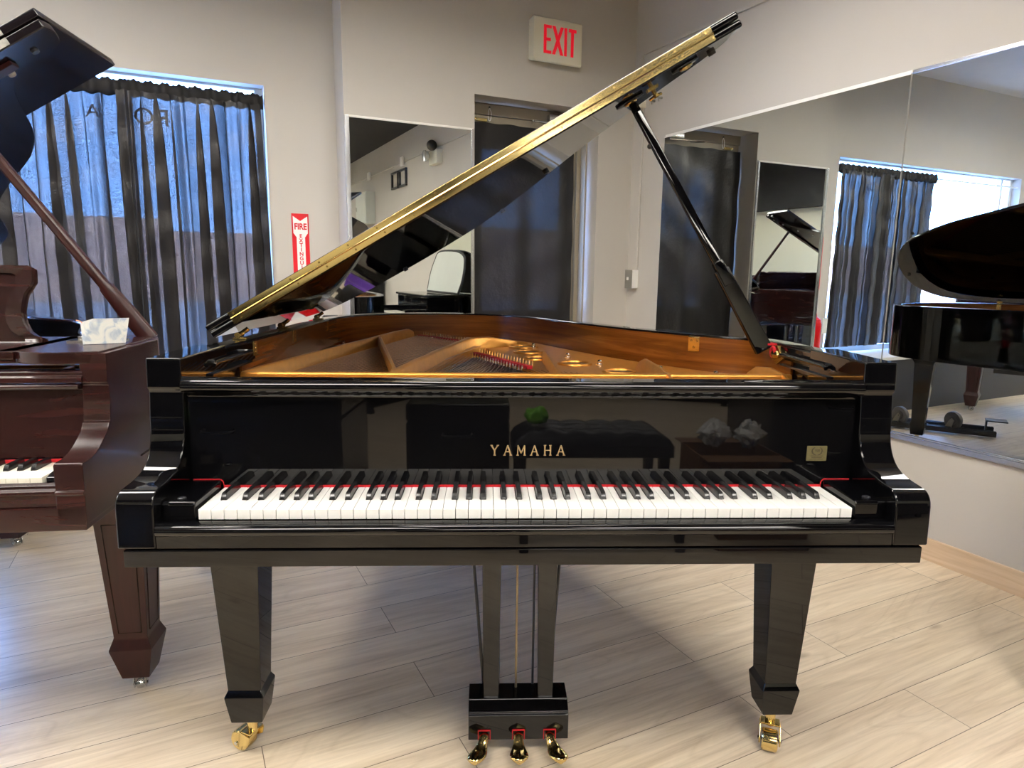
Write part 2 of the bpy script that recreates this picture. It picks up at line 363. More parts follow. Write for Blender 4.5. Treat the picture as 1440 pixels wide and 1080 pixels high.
def panel_light(cx, cy, i):
    t = thing('ceiling_light', 'recessed rectangular ceiling light '+i, 'ceiling light', (cx, cy, H))
    g = G()
    for a in ((-.61,.61,-.305,-.29), (-.61,.61,.29,.305), (-.61,-.595,-.29,.29), (.595,.61,-.29,.29)): g.box(*a, -.10, 0)
    g.build('frame', M['white'], t, smooth=False)
    g = G(); g.box(-.595, .595, -.29, .29, -.006, -.001); g.build('diffuser', M['diffuser'], t, smooth=False)
for cx, cy, i in ((-1.42, 1.45, 'above the brown grand piano'), (.55, 1.0, 'above the black grand piano'), (-1.42, -.75, 'left of and behind the camera'),
                  (.35, -1.7, 'right of and behind the camera'), (-1.42, -3.3, 'far behind the camera on the left'), (.2, -4.7, 'far behind the camera on the right'),
                  (-2.75, .55, 'added unseen at the far left to brighten the floor'), (-1.42, -5.3, 'added unseen at the far end of the room as fill')):  # the panels on this line are unseen, added as fill light
    panel_light(cx, cy, i)

# ------------------------------------------------------------------ curtains
def drape(name, x0, x1, y, z0, z1, mat, folds, seed, amp=.03, over=.045, nz=46, flare=0.):
    """A hanging cloth whose folds double back over themselves."""
    r = random.Random(seed); ns = int(90*(x1-x0))+160; W = x1-x0
    ph = [r.uniform(0, 6.28) for _ in range(6)]; fr = [folds*f for f in (1, .53, 1.71, 2.9)]
    vs = []; fs = []
    for j in range(nz+1):
        t = j/nz; z = z1-(z1-z0)*t
        top = math.exp(-t*14); spread = .75+.25*min(1, t*2)
        for i in range(ns+1):
            s = i/ns
            w = 6.2832*s
            e = min(1, s*14, (1-s)*14)
            drift = .25*math.sin(2.2*t+ph[5]+3*s)
            a = math.sin(w*fr[0]+ph[0]+drift); b = math.sin(w*fr[1]+ph[1]+.6*t); c = math.sin(w*fr[2]+ph[2]-.5*t)
            k = .55+.45*b
            x = x0+W*s + flare*t*s + e*over*spread*k*math.sin(2*(w*fr[0]+ph[0]+drift))*(1-top*.6)
            yy = y + e*(amp*a*k + amp*.45*c + amp*.2*math.sin(w*fr[3]+ph[3]+t))*(1-.5*top) + .004*math.sin(40*t+ph[4]+9*s)
            vs.append((x, yy, z+.2*amp*math.sin(w*fr[2]*1.7+ph[3])*(1-t)))
    for j in range(nz):
        for i in range(ns): q = j*(ns+1)+i; fs.append((q, q+1, q+ns+2, q+ns+1))
    g = G(); g.add(vs, fs)
    return g.build(name, mat, recalc=False, ang=80)
def header(name, x0, x1, y, z, mat, parent, seed, h=.055):
    r = random.Random(seed); n = int((x1-x0)*150); loops = []
    for i in range(n+1):
        x = x0+(x1-x0)*i/n; k = .5+.5*math.sin(i*.9+1.3*math.sin(i*.37+seed)); ry = .013+.007*k; hh = h*(.46+.06*math.sin(i*.61+seed))
        loops.append([(x, y+ry*math.cos(2*PI*q/12), z+hh*math.sin(2*PI*q/12)+.004*math.sin(i*1.7)*(1 if q == 3 else 0)) for q in range(12)])
    g = G(); g.loft(loops); return g.build(name, mat, parent, ang=80)
CUZ = 2.028
c = drape('window_curtain', -.765, -.108, 2.852, .53, CUZ-.03, M['curtain'], 5.2, 11, amp=.022, over=.052, flare=.028)
tag(c, 'black satin curtain panel in the window next to the fire extinguisher sign', 'curtain', 'satin window curtains')
header('rod_pocket', -.74, -.092, 2.882, CUZ-.012, M['blackcloth'], c, 3, .085)
c = drape('window_curtain', -1.42, -.70, 2.908, .53, CUZ-.03, M['curtain'], 5.0, 5, amp=.022, over=.052)
tag(c, 'black satin curtain panel in the window directly behind the brown piano', 'curtain', 'satin window curtains')
header('rod_pocket', -1.42, -.715, 2.896, CUZ-.012, M['blackcloth'], c, 8, .085)
g = G(); g.cyl((-2.745, 2.896, CUZ-.012), (-.087, 2.896, CUZ-.012), .007, 10)
tag(g.build('curtain_rod', M['white'],), 'thin curtain rod carrying the two black window curtains', 'curtain rod')
c = drape('door_curtain', 1.045, 1.80, 2.825, .03, 2.035, M['curtain_thick'], 1.6, 21, amp=.012, over=.004)
tag(c, 'plain black curtain covering the door in the recess', 'curtain')

# ------------------------------------------------------------------ wall things
def wall_mirror(n0, n1, z0, z1):
    t = thing('wall_mirror', 'frameless mirror between the wall corner and the door recess', 'mirror', ((n0+n1)/2, UB, z0)); w = (n1-n0)/2; h = z1-z0
    g = G(); g.box(-w, w, -.008, -.001, 0, h); g.build('glass', M['mirror'], t, smooth=False)
    g = G(); g.box(-w-.008, -w+.016, -.016, -.0005, 0, h+.004); g.build('side_rail', M['alu'], t, bev=.002)
    g = G(); g.box(w-.012, w+.004, -.014, -.0005, 0, h+.004); g.build('side_rail', M['alu'], t, bev=.002)
    g = G(); g.box(-w, w, -.012, -.0005, h-.004, h+.008); g.build('top_rail', M['white'], t, bev=.002)
wall_mirror(.293, 1.022, .49, 1.952)
def side_mirror(u0, u1, label):
    t = thing('wall_mirror', label, 'mirror', (NR, (u0+u1)/2, .49)); w = (u1-u0)/2
    g = G(); g.box(-.008, -.001, -w+.0015, w-.0015, 0, 1.47); g.build('glass', M['mirror'], t, smooth=False)
    g = G(); g.box(-.013, 0, -w, w, -.016, .006); g.box(-.012, -.0085, -w, w, .006, .014); g.build('bottom_channel', M['alu'], t, bev=.0015)
    g = G(); g.box(-.010, 0, -w, w, 1.468, 1.474); g.box(-.003, 0, -w, w, 1.474, 1.486)
    g.build('top_channel', M['alu'] if u0 < .7 else M['white'], t, bev=.0015)
side_mirror(.806, 2.342, 'tall mirror panel on the right wall nearest the door corner, left of the seam')
side_mirror(-.73, .802, 'mirror panel on the right wall running out of frame, right of the seam')

def exit_sign():
    t = thing('exit_sign', 'cream plastic exit sign with red letters high above the door', 'sign', (1.54, UB, 2.488))
    g = G(); g.prism([(-.066,-.112),(-.066,.114),(-.058,.118),(0,.110),(0,-.106),(-.05,-.124),(-.060,-.122)], -.164, .164, 'x'); g.build('housing', M['cream'], t, bev=.004)
    g = G()
    def st(x0, x1, z0, z1): g.box(x0, x1, -.0685, -.0645, z0, z1)
    h = .077; w = .017
    st(-.098,-.081,-h,h); st(-.081,-.048,h-.016,h); st(-.081,-.052,-.008,.008); st(-.081,-.048,-h,-h+.016)
    for s in (-1, 1): g.prism([(-.004-s*.028-.010,-h), (-.004-s*.028+.010,-h), (-.004+s*.028+.010,h), (-.004+s*.028-.010,h)], -.0685+.0002*s, -.0645, 'y')
    st(.040,.057,-h,h); st(.069,.121,h-.018,h); st(.086,.104,-h,h-.018)
    g.build('exit_letters', M['exitred'], t, smooth=False)
exit_sign()
def fire_sign():
    t = thing('fire_extinguisher_sign', 'narrow red and white FIRE EXTINGUISHER sign on the wall beside the window', 'sign', (.071, UW, 1.454))
    w = .0455; h = .43
    g = G(); g.box(-w, w, -.004, -.0005, -h, 0); g.build('board', M['red'], t, smooth=False)
    g = G(); a = -.0052
    poly = [(-w+.007,-.014),(0,-.040),(w-.007,-.014),(w-.007,-.105),(w-.023,-.128),(w-.023,-h+.004),(-w+.023,-h+.004),(-w+.023,-.128),(-w+.007,-.105)]
    g.prism(poly, a, -.0035, 'y'); g.build('white_arrow', M['signwhite'], t, smooth=False)
    mt = lambda z: Matrix.Translation((0, -.0055, z)) @ Matrix.Rotation(PI/2, 4, 'X')
    text('FIRE', .046, 'sign_lettering', M['red'], mt(-.071), t, off=.0015, sx=.80)
    for i, ch in enumerate('EXTINGUISHER'): text(ch, .0285, 'sign_lettering', M['red'], mt(-.122-.0243*i), t, off=.0008, sx=1.0)
fire_sign()
def extinguisher():
    t = thing('fire_extinguisher', 'red fire extinguisher with a paper tag hanging below its sign', 'fire extinguisher', (.170, UW-.092, .40))
    g = G(); g.lathe([(.0,0),(.06,0),(.066,.012),(.066,.34),(.055,.385),(.025,.405),(.022,.43),(0,.43)], n=28); g.build('cylinder', M['redpaint'], t)
    g = G(); g.cyl((0,0,.43),(0,0,.455),.02,12); g.box(-.02,.075,-.012,.012,.455,.475); g.box(-.01,.07,-.01,.01,.49,.50); g.box(-.015,.0,-.01,.01,.47,.495); g.build('valve_handle', M['blacksteel'], t, bev=.003)
    g = G(); g.tube(catmull([(0.02,-.01,.445),(.06,-.04,.42),(.078,-.03,.34),(.074,-.02,.2),(.07,-.02,.12)]), .009, 8); g.build('hose', M['rubber'], t)
    g = G(); g.box(-.075,-.02,-.075,-.073,.27,.40); g.build('paper_tag', M['paperw'], t)
    g = G(); g.box(-.03,.03,.064,.0915,.10,.40); g.build('wall_bracket', M['blacksteel'], t)
extinguisher()
def switch_box():
    t = thing('switch_box', 'surface-mounted electrical switch box at the foot of a conduit by the mirror', 'switch box', (NR, 2.59, 1.05))
    g = G(); g.box(-.05, 0, -.035, .035, 0, .118); g.build('box', M['white'], t, bev=.003)
    g = G(); g.box(-.054, -.05, -.037, .037, -.001, .119); p = g.build('cover_plate', M['greyplate'], t, bev=.001)
    g = G(); g.box(-.066, -.054, -.004, .005, .052, .072); g.build('toggle', M['white'], p, bev=.001)
    t = thing('junction_box', 'cream junction box on the right wall above the conduit', 'junction box', (NR, 2.595, 2.17))
    g = G(); g.box(-.045, 0, -.045, .045, 0, .11); g.build('box', M['cream'], t, bev=.004)
    g = G(); g.cyl((NR-.009, 2.565, 1.168), (NR-.009, 2.565, 2.17), .008, 10)
    tag(g.build('conduit', M['wall']), 'thin vertical conduit from the junction box down to the switch box', 'conduit')
    g = G(); g.box(NR-.017, NR-.001, -6.3, 2.60, 2.487, 2.505); g.box(NR-.017, NR-.001, 2.585, 2.60, 2.285, 2.487)
    tag(g.build('cable_raceway', M['wall'], bev=.002), 'thin painted cable raceway running along the right wall near the ceiling', 'raceway')
    for i, (u, z, l) in enumerate(((2.465, 2.195, 'the one nearer the corner'), (2.397, 2.20, 'the one nearer the camera'))):
        t = thing('wall_hook', 'small grey wall hook above the side mirror, '+l, 'hook', (NR, u, z), 0, 'wall hooks')
        g = G(); g.cyl((0,0,0),(-.028,0,.0),.0075,12); g.tube([(-.02,0,0),(-.024,0,-.012),(-.02,0,-.022)], .0035, 8); g.build('peg', M['greyplate'], t)
    t = thing('door_latch', 'small brass latch with a loop of white string above the door curtain', 'latch', (1.12, 2.86, 2.045))
    g = G(); g.box(0, .07, -.016, 0, 0, .018); g.ball((-.006,-.012,.010), .011, 8); g.build('latch_body', M['brass'], t, bev=.002)
    g = G(); g.tube(catmull([(.085,-.018,.08),(.075,-.02,.05),(.078,-.02,.01),(.09,-.02,.01),(.095,-.02,.05),(.085,-.018,.08)]), .0022, 6); g.build('string_loop', M['signwhite'], t)
    g = G(); g.ball((.085,-.016,.084), .006, 8); g.build('screw', M['rubber'], t)
switch_box()
def right_wall_far():
    t = thing('emergency_light', 'two-headed emergency light on the right wall, seen in the mirror by the door', 'emergency light', (NR, -.95, 2.30))
    g = G(); g.box(-.07, 0, -.13, .13, 0, .15); g.build('housing', M['cream'], t, bev=.006)
    g = G(); g.lathe([(.02,0),(.05,.02),(.062,.05),(.062,.065),(0,.07)], n=20, m=Matrix.Translation((-.09,-.05,.09)) @ Matrix.Rotation(-PI/2, 4, 'Y')); g.build('lamp_head', M['lamp'], t)
    g = G(); g.ball((-.10,.06,.19), .058, 10); g.build('lamp_head', M['rubber'], t)
    t = thing('mounting_bracket', 'black twin-frame screen bracket on the right wall, seen in the mirror by the door', 'bracket', (NR, -2.40, 2.19))
    g = G()
    for y0 in (-.32, .02):
        g.box(-.03, 0, y0, y0+.30, .195, .22); g.box(-.03, 0, y0, y0+.30, 0, .025); g.box(-.03, 0, y0, y0+.03, .025, .195); g.box(-.03, 0, y0+.27, y0+.30, .025, .195)
    g.build('bracket_frame', M['blacksteel'], t, bev=.003)
    t = thing('mounted_cabinet', 'pale grey electrical cabinet on the right wall, seen in the mirror by the door', 'cabinet', (NR, -3.95, 1.80))
    g = G(); g.box(-.14, 0, -.30, .30, 0, .46); g.build('body', M['panelwhite'], t, bev=.006)
    g = G(); g.box(-.147, -.14, -.28, .28, .02, .44); d = g.build('door', M['panelwhite'], t, bev=.003)
    g = G(); g.box(-.155,-.147,-.25,-.235,.2,.26); g.build('latch', M['greyplate'], d)
    for i, (u, s) in enumerate(((-2.2, 'between bracket and emergency light'), (-3.85, 'above the electrical cabinet'))):
        g = G(); g.box(NR-.045, NR-.0175, u-.05, u+.05, 2.44, 2.55); tag(g.build('raceway_box', M['white'], bev=.004), 'white square box on the cable raceway '+s, 'junction box', 'raceway boxes')
right_wall_far()

# ------------------------------------------------------------------ shared piano pieces
WHITE0 = -.611; KW = .0235
def key_layout():
    names = ['A','B']+list('CDEFGAB')*7+['C']
    black = []
    off = {'A': .0035, 'C': -.0030, 'D': .0030, 'F': -.0040, 'G': 0.}
    for i in range(51):
        if names[i] in 'ACDFG': black.append((i, WHITE0+(i+1)*KW+off[names[i]]))
    return names, black
def white_key_mesh(i, black, y1, z, mat, name='white_key'):
    a, b = WHITE0+i*KW+.0005, WHITE0+(i+1)*KW-.0005
    bl = [x for k, x in black if k == i-1]; br = [x for k, x in black if k == i]
    la = bl[0]+.0062 if bl else a; rb = br[0]-.0062 if br else b
    la = max(la, a); rb = min(rb, b); c = (a+b)/2
    g = G(); g.prism([(a-c,0),(b-c,0),(b-c,.0515),(rb-c,.0515),(rb-c,y1),(la-c,y1),(la-c,.0515),(a-c,.0515)], z-.019, z, 'z')
    return g, c
def black_key_mesh(y1, z):
    g = G(); h = .0125
    loops = []
    for y, w, t in ((.0500,.0052,.0005),(.0512,.0050,.0045),(.0560,.0046,.0112),(.0600,.0045,h),(y1,.0045,h)):
        loops.append([(-.0056 if y < y1+1 else 0, y, -.001),(.0056, y, -.001),(w, y, t),(-w, y, t)])
    g.loft(loops); return g
def caster(g_mat, parent, x, y, ang, zt, r=.021, w=.022, wheelmat=None, off=.022):
    m = Matrix.Translation((x,y,0)) @ Matrix.Rotation(ang, 4, 'Z')
    g = G()
    g.lathe([(0,zt),(.022,zt),(.022,zt-.006),(.012,zt-.012),(.012,r*2-.004),(0,r*2-.004)], m=m, n=20)
    side = [(-.012,r*2-.002),(.018,r*2+.006),(off+.014,r+.010),(off+.010,r-.008),(off-.006,r-.010),(-.008,r+.006)]
    for s in (-1, 1):
        a = s*(w/2+.0015); g.prism([(p[0], p[1]) for p in side], min(a, a+s*.004), max(a, a+s*.004), 'y', m)
    g.box(-.012,.016,-w/2-.003,w/2+.003,r*2+.001,r*2+.006,m)
    c = g.build('caster', g_mat, parent, bev=.0015)
    g = G(); q = w/2-.0015
    g.lathe([(.0,-q),(r-.004,-q),(r-.001,-q+.003),(r-.0005,-.001),(r-.0005,.001),(r-.001,q-.003),(r-.004,q),(0,q)], (off,0,r), 'y', 24, m)
    g.build('caster_wheel', wheelmat or g_mat, c)
    g = G(); g.cyl((off,-w/2-.008,r),(off,w/2+.008,r),.005,10,m=m); g.build('caster_axle', M['chrome'], c)
    return c

# ------------------------------------------------------------------ the black grand piano
TILT = Matrix.Translation((0,.12,.99)) @ Matrix.Rotation(-.0133, 4, 'X') @ Matrix.Translation((0,-.12,-.99))
LIDA = math.radians(30.5); LHX, LHZ = -.745, 1.010
LIDM = TILT @ Matrix.Translation((LHX,0,LHZ)) @ Matrix.Rotation(-LIDA, 4, 'Y') @ Matrix.Translation((-LHX,0,-LHZ))
INNER = catmull([(-.690,.80,0),(-.690,1.10,0),(-.690,1.32,0),(-.675,1.51,0),(-.636,1.66,0),(-.547,1.768,0),(-.445,1.818,0),(-.307,1.85,0),(-.163,1.846,0),(-.05,1.80,0),(.04,1.71,0),(.137,1.565,0),(.229,1.36,0),(.328,1.145,0),(.42,.985,0),(.515,.845,0),(.593,.752,0),(.655,.69,0),(.684,.62,0),(.690,.54,0),(.690,.48,0)], 5)
INNER = [(-.690,.115,0),(-.690,.30,0),(-.690,.55,0)]+INNER+[(.690,.40,0),(.690,.25,0),(.690,.115,0)]
ARM = catmull([(.116,.880),(.113,.840),(.100,.808),(.076,.786),(.040,.7755),(.006,.772),(-.014,.7685),(-.026,.757),(-.030,.742)], 5)
def stick_letters(g, s, h, x, y, m=None):
    """Widely spaced slab-footed capitals, each stroke a little bar."""
    w = .0028
    def bar(a, b, t=w):
        d = Vector((b[0]-a[0], b[1]-a[1])); n = Vector((-d.y, d.x)).normalized()*t/2
        g.prism([(a[0]-n.x+x, a[1]-n.y), (b[0]-n.x+x, b[1]-n.y), (b[0]+n.x+x, b[1]+n.y), (a[0]+n.x+x, a[1]+n.y)], y-.0012, y+.0005, 'y', m)
    k = h/2; f = .0042
    def foot(px, py): bar((px-f/2-.0004, py), (px+f/2+.0004, py), .0014)
    if s == 'Y': bar((-.0065,k),(0,0)); bar((.0065,k),(0,0),.0021); bar((0,0),(0,-k)); foot(-.0062,k); foot(.0062,k); foot(0,-k)
    if s == 'A': bar((-.0066,-k),(0,k),.0019); bar((.0066,-k),(0,k)); bar((-.004,-.003),(.004,-.003),.0016); foot(-.0066,-k); foot(.0066,-k)
    if s == 'M': bar((-.0072,-k),(-.0066,k),.0019); bar((.0072,-k),(.0066,k)); bar((-.0066,k),(0,-.6*k)); bar((.0066,k),(0,-.6*k),.0019); foot(-.0072,-k); foot(.0072,-k)
    if s == 'H': bar((-.0056,-k),(-.0056,k)); bar((.0056,-k),(.0056,k)); bar((-.0056,0),(.0056,0),.0016); foot(-.0056,-k); foot(.0056,-k); foot(-.0056,k); foot(.0056,k)
def black_grand():
    t = thing('grand_piano', 'glossy black grand piano with open lid and gold plate, in the middle of the room', 'piano', (0,0,0), TH)
    # ---- case
    outer = offset_path(INNER, -.052)
    g = G(); ring_strip(g, [(-.742,.24)]+[p for p in outer if p[1] > .25]+[(.742,.24)], [(-.690,.24)]+[p for p in INNER if p[1] > .25]+[(.690,.24)], .665, .990)
    g.xf(TILT).build('rim', M['lacquer'], t, bev=.004, ang=50)
    pts = [p for p in INNER if not (p[0] < -.68 and p[1] < .50)][:]
    pts = [(-.690,.46,0)]+[p for p in pts if p[1] > .47]+[(.690,.46,0)]
    g = G(); ring_strip(g, offset_path(pts, .0005), offset_path(pts, .006), .80, .984)
    g.xf(TILT).build('inner_rim', M['rimwood'], t, ang=50)
    for s in (-1, 1):
        prof = [(.118,.993),(.1145,.935),(.121,.9275)]+ARM+[(-.032,.668),(.35,.668),(.35,.993)]
        a, b = (s*.676, s*.743) if s > 0 else (-.743, -.676)
        g = G(); g.prism(prof, a, b, 'x'); g.build('arm', M['lacquer'], t, bev=.0035, ang=30, seg=3)
    g = G(); g.prism([(-.030,.632),(-.030,.6645),(.45,.6645),(.45,.632)], -.735, .735, 'x'); g.build('keybed', M['lacquer'], t, bev=.002)
    prof = [(.0,.668),(-.0285,.668),(-.0285,.690)]+catmull([(-.0310,.6925),(-.0330,.697),(-.0325,.703),(-.0285,.7075),(-.022,.7095)], 4)+[(-.018,.7085),(-.010,.7110),(-.004,.7105),(-.002,.709)]
    g = G(); g.prism(prof, -.6755, .6755, 'x'); g.build('key_slip', M['lacquer'], t, ang=30)
    for s in (-1, 1):
        a, b = (.6155, .6755) if s > 0 else (-.6755, -.6155)
        g = G(); g.prism([(.0,.708),(.0,.7395),(.0035,.744),(.127,.7455),(.127,.708)], a, b, 'x'); k = g.build('key_block', M['lacquer'], t, bev=.0025, seg=3)
        g = G(); g.lathe([(0,.0),(.0075,0),(.0075,.0025),(.004,.004),(0,.004)], (s*.646,.018,.7445), n=20); g.build('block_screw', M['blacksteel'], k)
    # ---- keys
    names, black = key_layout(); Y1 = .1262; ZK = .7305
    cache = {}
    for i in range(52):
        g, c = white_key_mesh(i, black, Y1, ZK, None)
        key = tuple(round(v[0], 4) for v in g.v[:8])
        if key not in cache:
            cache[key] = g.build('white_key', M['ivory'], t, bev=.0006, seg=1, ang=50); cache[key].location.x = c
        else:
            o = cache[key].copy(); COL.objects.link(o); o.location.x = c
    proto = None
    for i, x in black:
        if proto is None: proto = black_key_mesh(Y1, ZK).build('black_key', M['ebony'], t, bev=.0007, ang=40); proto.location = (x,0,ZK)
        else: o = proto.copy(); COL.objects.link(o); o.location = (x,0,ZK)
    g = G(); path = [(-.672,.1285,.7462),(-.624,.1285,.7462),(-.6175,.1285,.745),(-.6135,.1285,.741),(-.6125,.1285,.735)]
    g.tube(catmull(path, 4), .0012, 6); g.tube([(-p[0],p[1],p[2]) for p in catmull(path, 4)], .0012, 6); g.box(-.6125,.6125,.1268,.1292,.728,.7345)
    g.build('key_felt', M['redfelt'], t)
    # ---- fallboard
    nose = [(.117+.0125*math.cos(a), .9395+.0125*math.sin(a)) for a in [math.radians(v) for v in range(60, 285, 12)]]
    prof = [(.1295,.7345),(.150,.7345),(.172,.952)]+nose+[(.1255,.9235),(.1335,.9155),(.1335,.905)]
    prof = [(.1300,.7345),(.150,.7345),(.165,.950),(.130,.9515)]+[(.1165+.0125*math.cos(a), .9385+.0130*math.sin(a)) for a in [math.radians(v) for v in range(80, 281, 10)]]+catmull([(.122,.9235),(.1285,.9215),(.1315,.916)], 4)+[(.13145,.9145)]
    g = G(); g.prism(prof, -.6745, .6745, 'x'); fb = g.build('fallboard', M['lacquer'], t, ang=32)
    g = G()
    for ch, x in zip('YAMAHA', (-.0675,-.0410,-.0135,.0135,.0405,.0675)): stick_letters(g, ch, .0205, x, .1300, Matrix.Translation((0,0,.807)))
    g.build('brand_lettering', M['logogold'], fb, smooth=False)
    g = G(); g.prism([(.578,.785),(.6205,.785),(.6205,.817),(.578,.817)], .1283, .1312, 'y'); pq = g.build('anniversary_plaque', M['plaque'], fb, bev=.002)
    g = G()
    for s in (-1, 1):
        arc = [(.599+s*.0105*math.cos(a), .1279, .8065+.0085*math.sin(a)) for a in [math.radians(v) for v in range(-80, 61, 10)]]
        g.tube(arc, .0008, 6)
        for k in range(2, 14, 3): g.box(arc[k][0]-.0016, arc[k][0]+.0016, .1276, .1282, arc[k][2]-.0009, arc[k][2]+.0009)
    for z, w in ((.796,.013),(.7925,.011),(.789,.014)): g.box(.599-w, .599+w, .1278, .1284, z-.0005, z+.0005)
    g.build('laurel_engraving', M['plaquedark'], pq, smooth=False)
    text('100', .0075, 'plaque_number', M['plaquedark'], Matrix.Translation((.599,.1280,.8075)) @ Matrix.Rotation(PI/2, 4, 'X'), pq, ext=.0003)
    # ---- cheek panels and desk rails inside the arms
    for s in (-1, 1):
        x = s*.690
        g = G(); a, b = (x-.002, x+.0065) if s < 0 else (x-.0065, x+.002)
        g.prism([(.125,.9885),(.125,.86),(.36,.86),(.36,.936),(.56,.936),(.56,.986)] if s < 0 else [(.125,.9885),(.125,.86),(.20,.86),(.20,.955),(.50,.950),(.535,.962),(.535,.984)], a, b, 'x')
        p = g.xf(TILT).build('cheek_panel', M['lacquer'], t, bev=.002)
        x2 = x-s*.022
        g = G(); g.tube([(x2,.255,.962),(x2,.27,.966),(x2,.47,.9665),(x2,.485,.966)], .0055, 10)
        for y in (.265, .475): g.cyl((x-s*.006,y,.966),(x2,y,.966),.0065,10)
        g.box(min(x-s*.006,x2), max(x-s*.006,x2), .25,.49,.938,.944)
        g.xf(TILT).build('desk_rail', M['lacquer_soft'], p, bev=.001)
    # ---- inside: soundboard, plate, strings
    inn = offset_path(INNER, .004)
    g = G(); g.prism([(p[0],p[1]) for p in inn if p[1] > .14]+[], .832, .840, 'z'); g.xf(TILT).build('soundboard', M['soundboard'], t, smooth=False)
    Z = .885
    g = G()
    g.box(-.684,.684,.17,.448,Z-.02,Z-.008)                                            # pin-block web
    g.prism([(.447,Z-.03),(.447,.913),(.4505,.9185),(.458,.920),(.468,.918),(.472,.90),(.474,Z-.03)], -.684, .684, 'x')
    inn2 = [Vector((p[0],p[1])) for p in offset_path(INNER, .012)]
    tail = [p for p in inn2 if p.x > -.50 and p.y > .62]
    # web along the bent side out to the rim
    hitch = catmull([(-.44,1.80,0),(-.38,1.77,0),(-.26,1.60,0),(-.105,1.40,0),(-.06,1.22,0),(-.10,1.13,0),(.02,.84,0),(.075,.70,0),(.16,.60,0),(.35,.53,0),(.62,.50,0)], 6)
    g.prism([(p.x,p.y) for p in tail]+[(p[0],p[1]) for p in reversed(hitch)], Z-.014, Z, 'z')
    # bass-side flange
    g.prism([(-.680,.46),(-.655,.46),(-.50,1.44),(-.44,1.78),(-.53,1.72),(-.62,1.62),(-.668,1.45),(-.680,1.2)], Z-.014, Z, 'z')
    plate = g.xf(TILT).build('iron_plate', M['gold'], t, bev=.003, ang=40)
    def bar(name, path, w, z0, z1, taper=None):
        loops = []
        n = len(path); P = [Vector(p[:2]) for p in path]
        for i, p in enumerate(P):
            d = (P[min(i+1,n-1)]-P[max(i-1,0)]).normalized(); q = Vector((-d.y, d.x))*w/2; zt = path[i][2] if len(path[i]) > 2 else z1
            q2 = q*1.5
            loops.append([(p.x-q2.x,p.y-q2.y,z0),(p.x+q2.x,p.y+q2.y,z0),(p.x+q.x,p.y+q.y,zt-.004),(p.x+q.x*.6,p.y+q.y*.6,zt),(p.x-q.x*.6,p.y-q.y*.6,zt),(p.x-q.x,p.y-q.y,zt-.004)])
        g = G(); g.loft(loops); return g.xf(TILT).build(name, M['gold'], plate, ang=45)
    zb = Z-.03
    bar('plate_strut', [(-.688,.462,.919),(-.62,.84,.922),(-.507,1.46,.922),(-.495,1.53,.915)], .016, zb, .92)
    bar('plate_strut', [(-.507,1.455,.922),(-.468,1.64,.924),(-.436,1.80,.922),(-.40,1.86,.90)], .020, zb, .92)
    bar('plate_strut', [(-.318,.46,.919),(-.330,.58,.915),(-.40,.93,.915),(-.507,1.46,.921)], .015, zb, .915)
    bar('plate_strut', [(-.315,.455,.919),(-.305,.56,.922),(-.23,.93,.928),(-.150,1.32,.930),(-.07,1.39,.926),(.03,1.46,.905),(.075,1.55,.892)], .024, zb, .93)
    bar('plate_strut', [(.098,.46,.920),(.099,.55,.922),(.103,.93,.926),(.106,1.0,.912)], .012, zb, .92)
    bar('plate_strut', [(.372,.405,.905),(.370,.455,.921),(.367,.56,.928),(.366,.68,.930),(.366,.74,.915),(.366,.78,.892)], .012, zb, .92)
    bar('plate_strut', [(.664,.405,.905),(.664,.455,.921),(.662,.53,.927),(.655,.60,.920),(.645,.63,.90)], .012, zb, .92)
    g = G(); g.cyl((-.30,.56,.885),(-.175,1.20,.895),.006,8); g.xf(TILT).build('strut_rib', M['gold'], plate)
    # round openings in the plate
    for x, y, r, zz in ((-.03,1.62,.055,Z),(-.11,1.70,.045,Z),(.058,1.40,.052,Z),(.066,1.22,.050,Z),(.085,1.03,.042,Z),(.195,.90,.050,Z),(.30,.72,.045,Z)):
        g = G(); g.torus((x,y,zz+.001), r, .006); g.xf(TILT); ringo = g.build('plate_ring', M['gold'], plate)
        g = G(); g.lathe([(0,0),(r-.004,0),(r-.004,.0022),(0,.0022)], (x,y,zz-.001), n=28); g.xf(TILT).build('ring_opening', M['soundboard'], ringo)
    for x, y in ((.095,1.364),(.187,1.032),(.265,.854),(-.52,1.66),(-.64,1.42),(.42,.72),(.55,.62)):
        g = G(); g.lathe([(0,0),(.011,0),(.011,.008),(.007,.009),(.007,.016),(.004,.020),(0,.020)], (x,y,Z), n=12); g.xf(TILT).build('plate_bolt', M['chrome'], plate)
    g = G()
    for k in range(25):                                                                # bass strings, copper wound
        q = k/24; a = (-.655+.315*q, .462, Z+.004); b = (-.385+.29*q, 1.745-.36*q, Z+.012); g.cyl(a, b, .0024-.0008*q, 6)
    g.xf(TILT); s = g.build('bass_strings', M['copper'], t); s['kind'] = 'stuff'
    g = G()
    for k in range(70):
        q = k/69; x0 = -.30+.955*q; a = (x0,.46,Z+.006)
        y1 = 1.12-.36*min(1, q/.36) if q < .36 else max(.54, .76-.30*(q-.36)/.64)
        x1 = x0-.14*(1-q)+.005
        b = (-.20+.25*min(1,q/.36) if q < .36 else x1, y1, Z+.006); g.cyl(a, b, .0006, 4)
    for k in range(24):
        for c in range(2): q = k/23; a = (-.30+.3*q, .465, Z-.01+.002*c); g.cyl(a, (-.14+.17*q, 1.10-.32*q, Z-.004), .0006, 4)
    g.xf(TILT); s = g.build('treble_strings', M['steel'], t); s['kind'] = 'stuff'
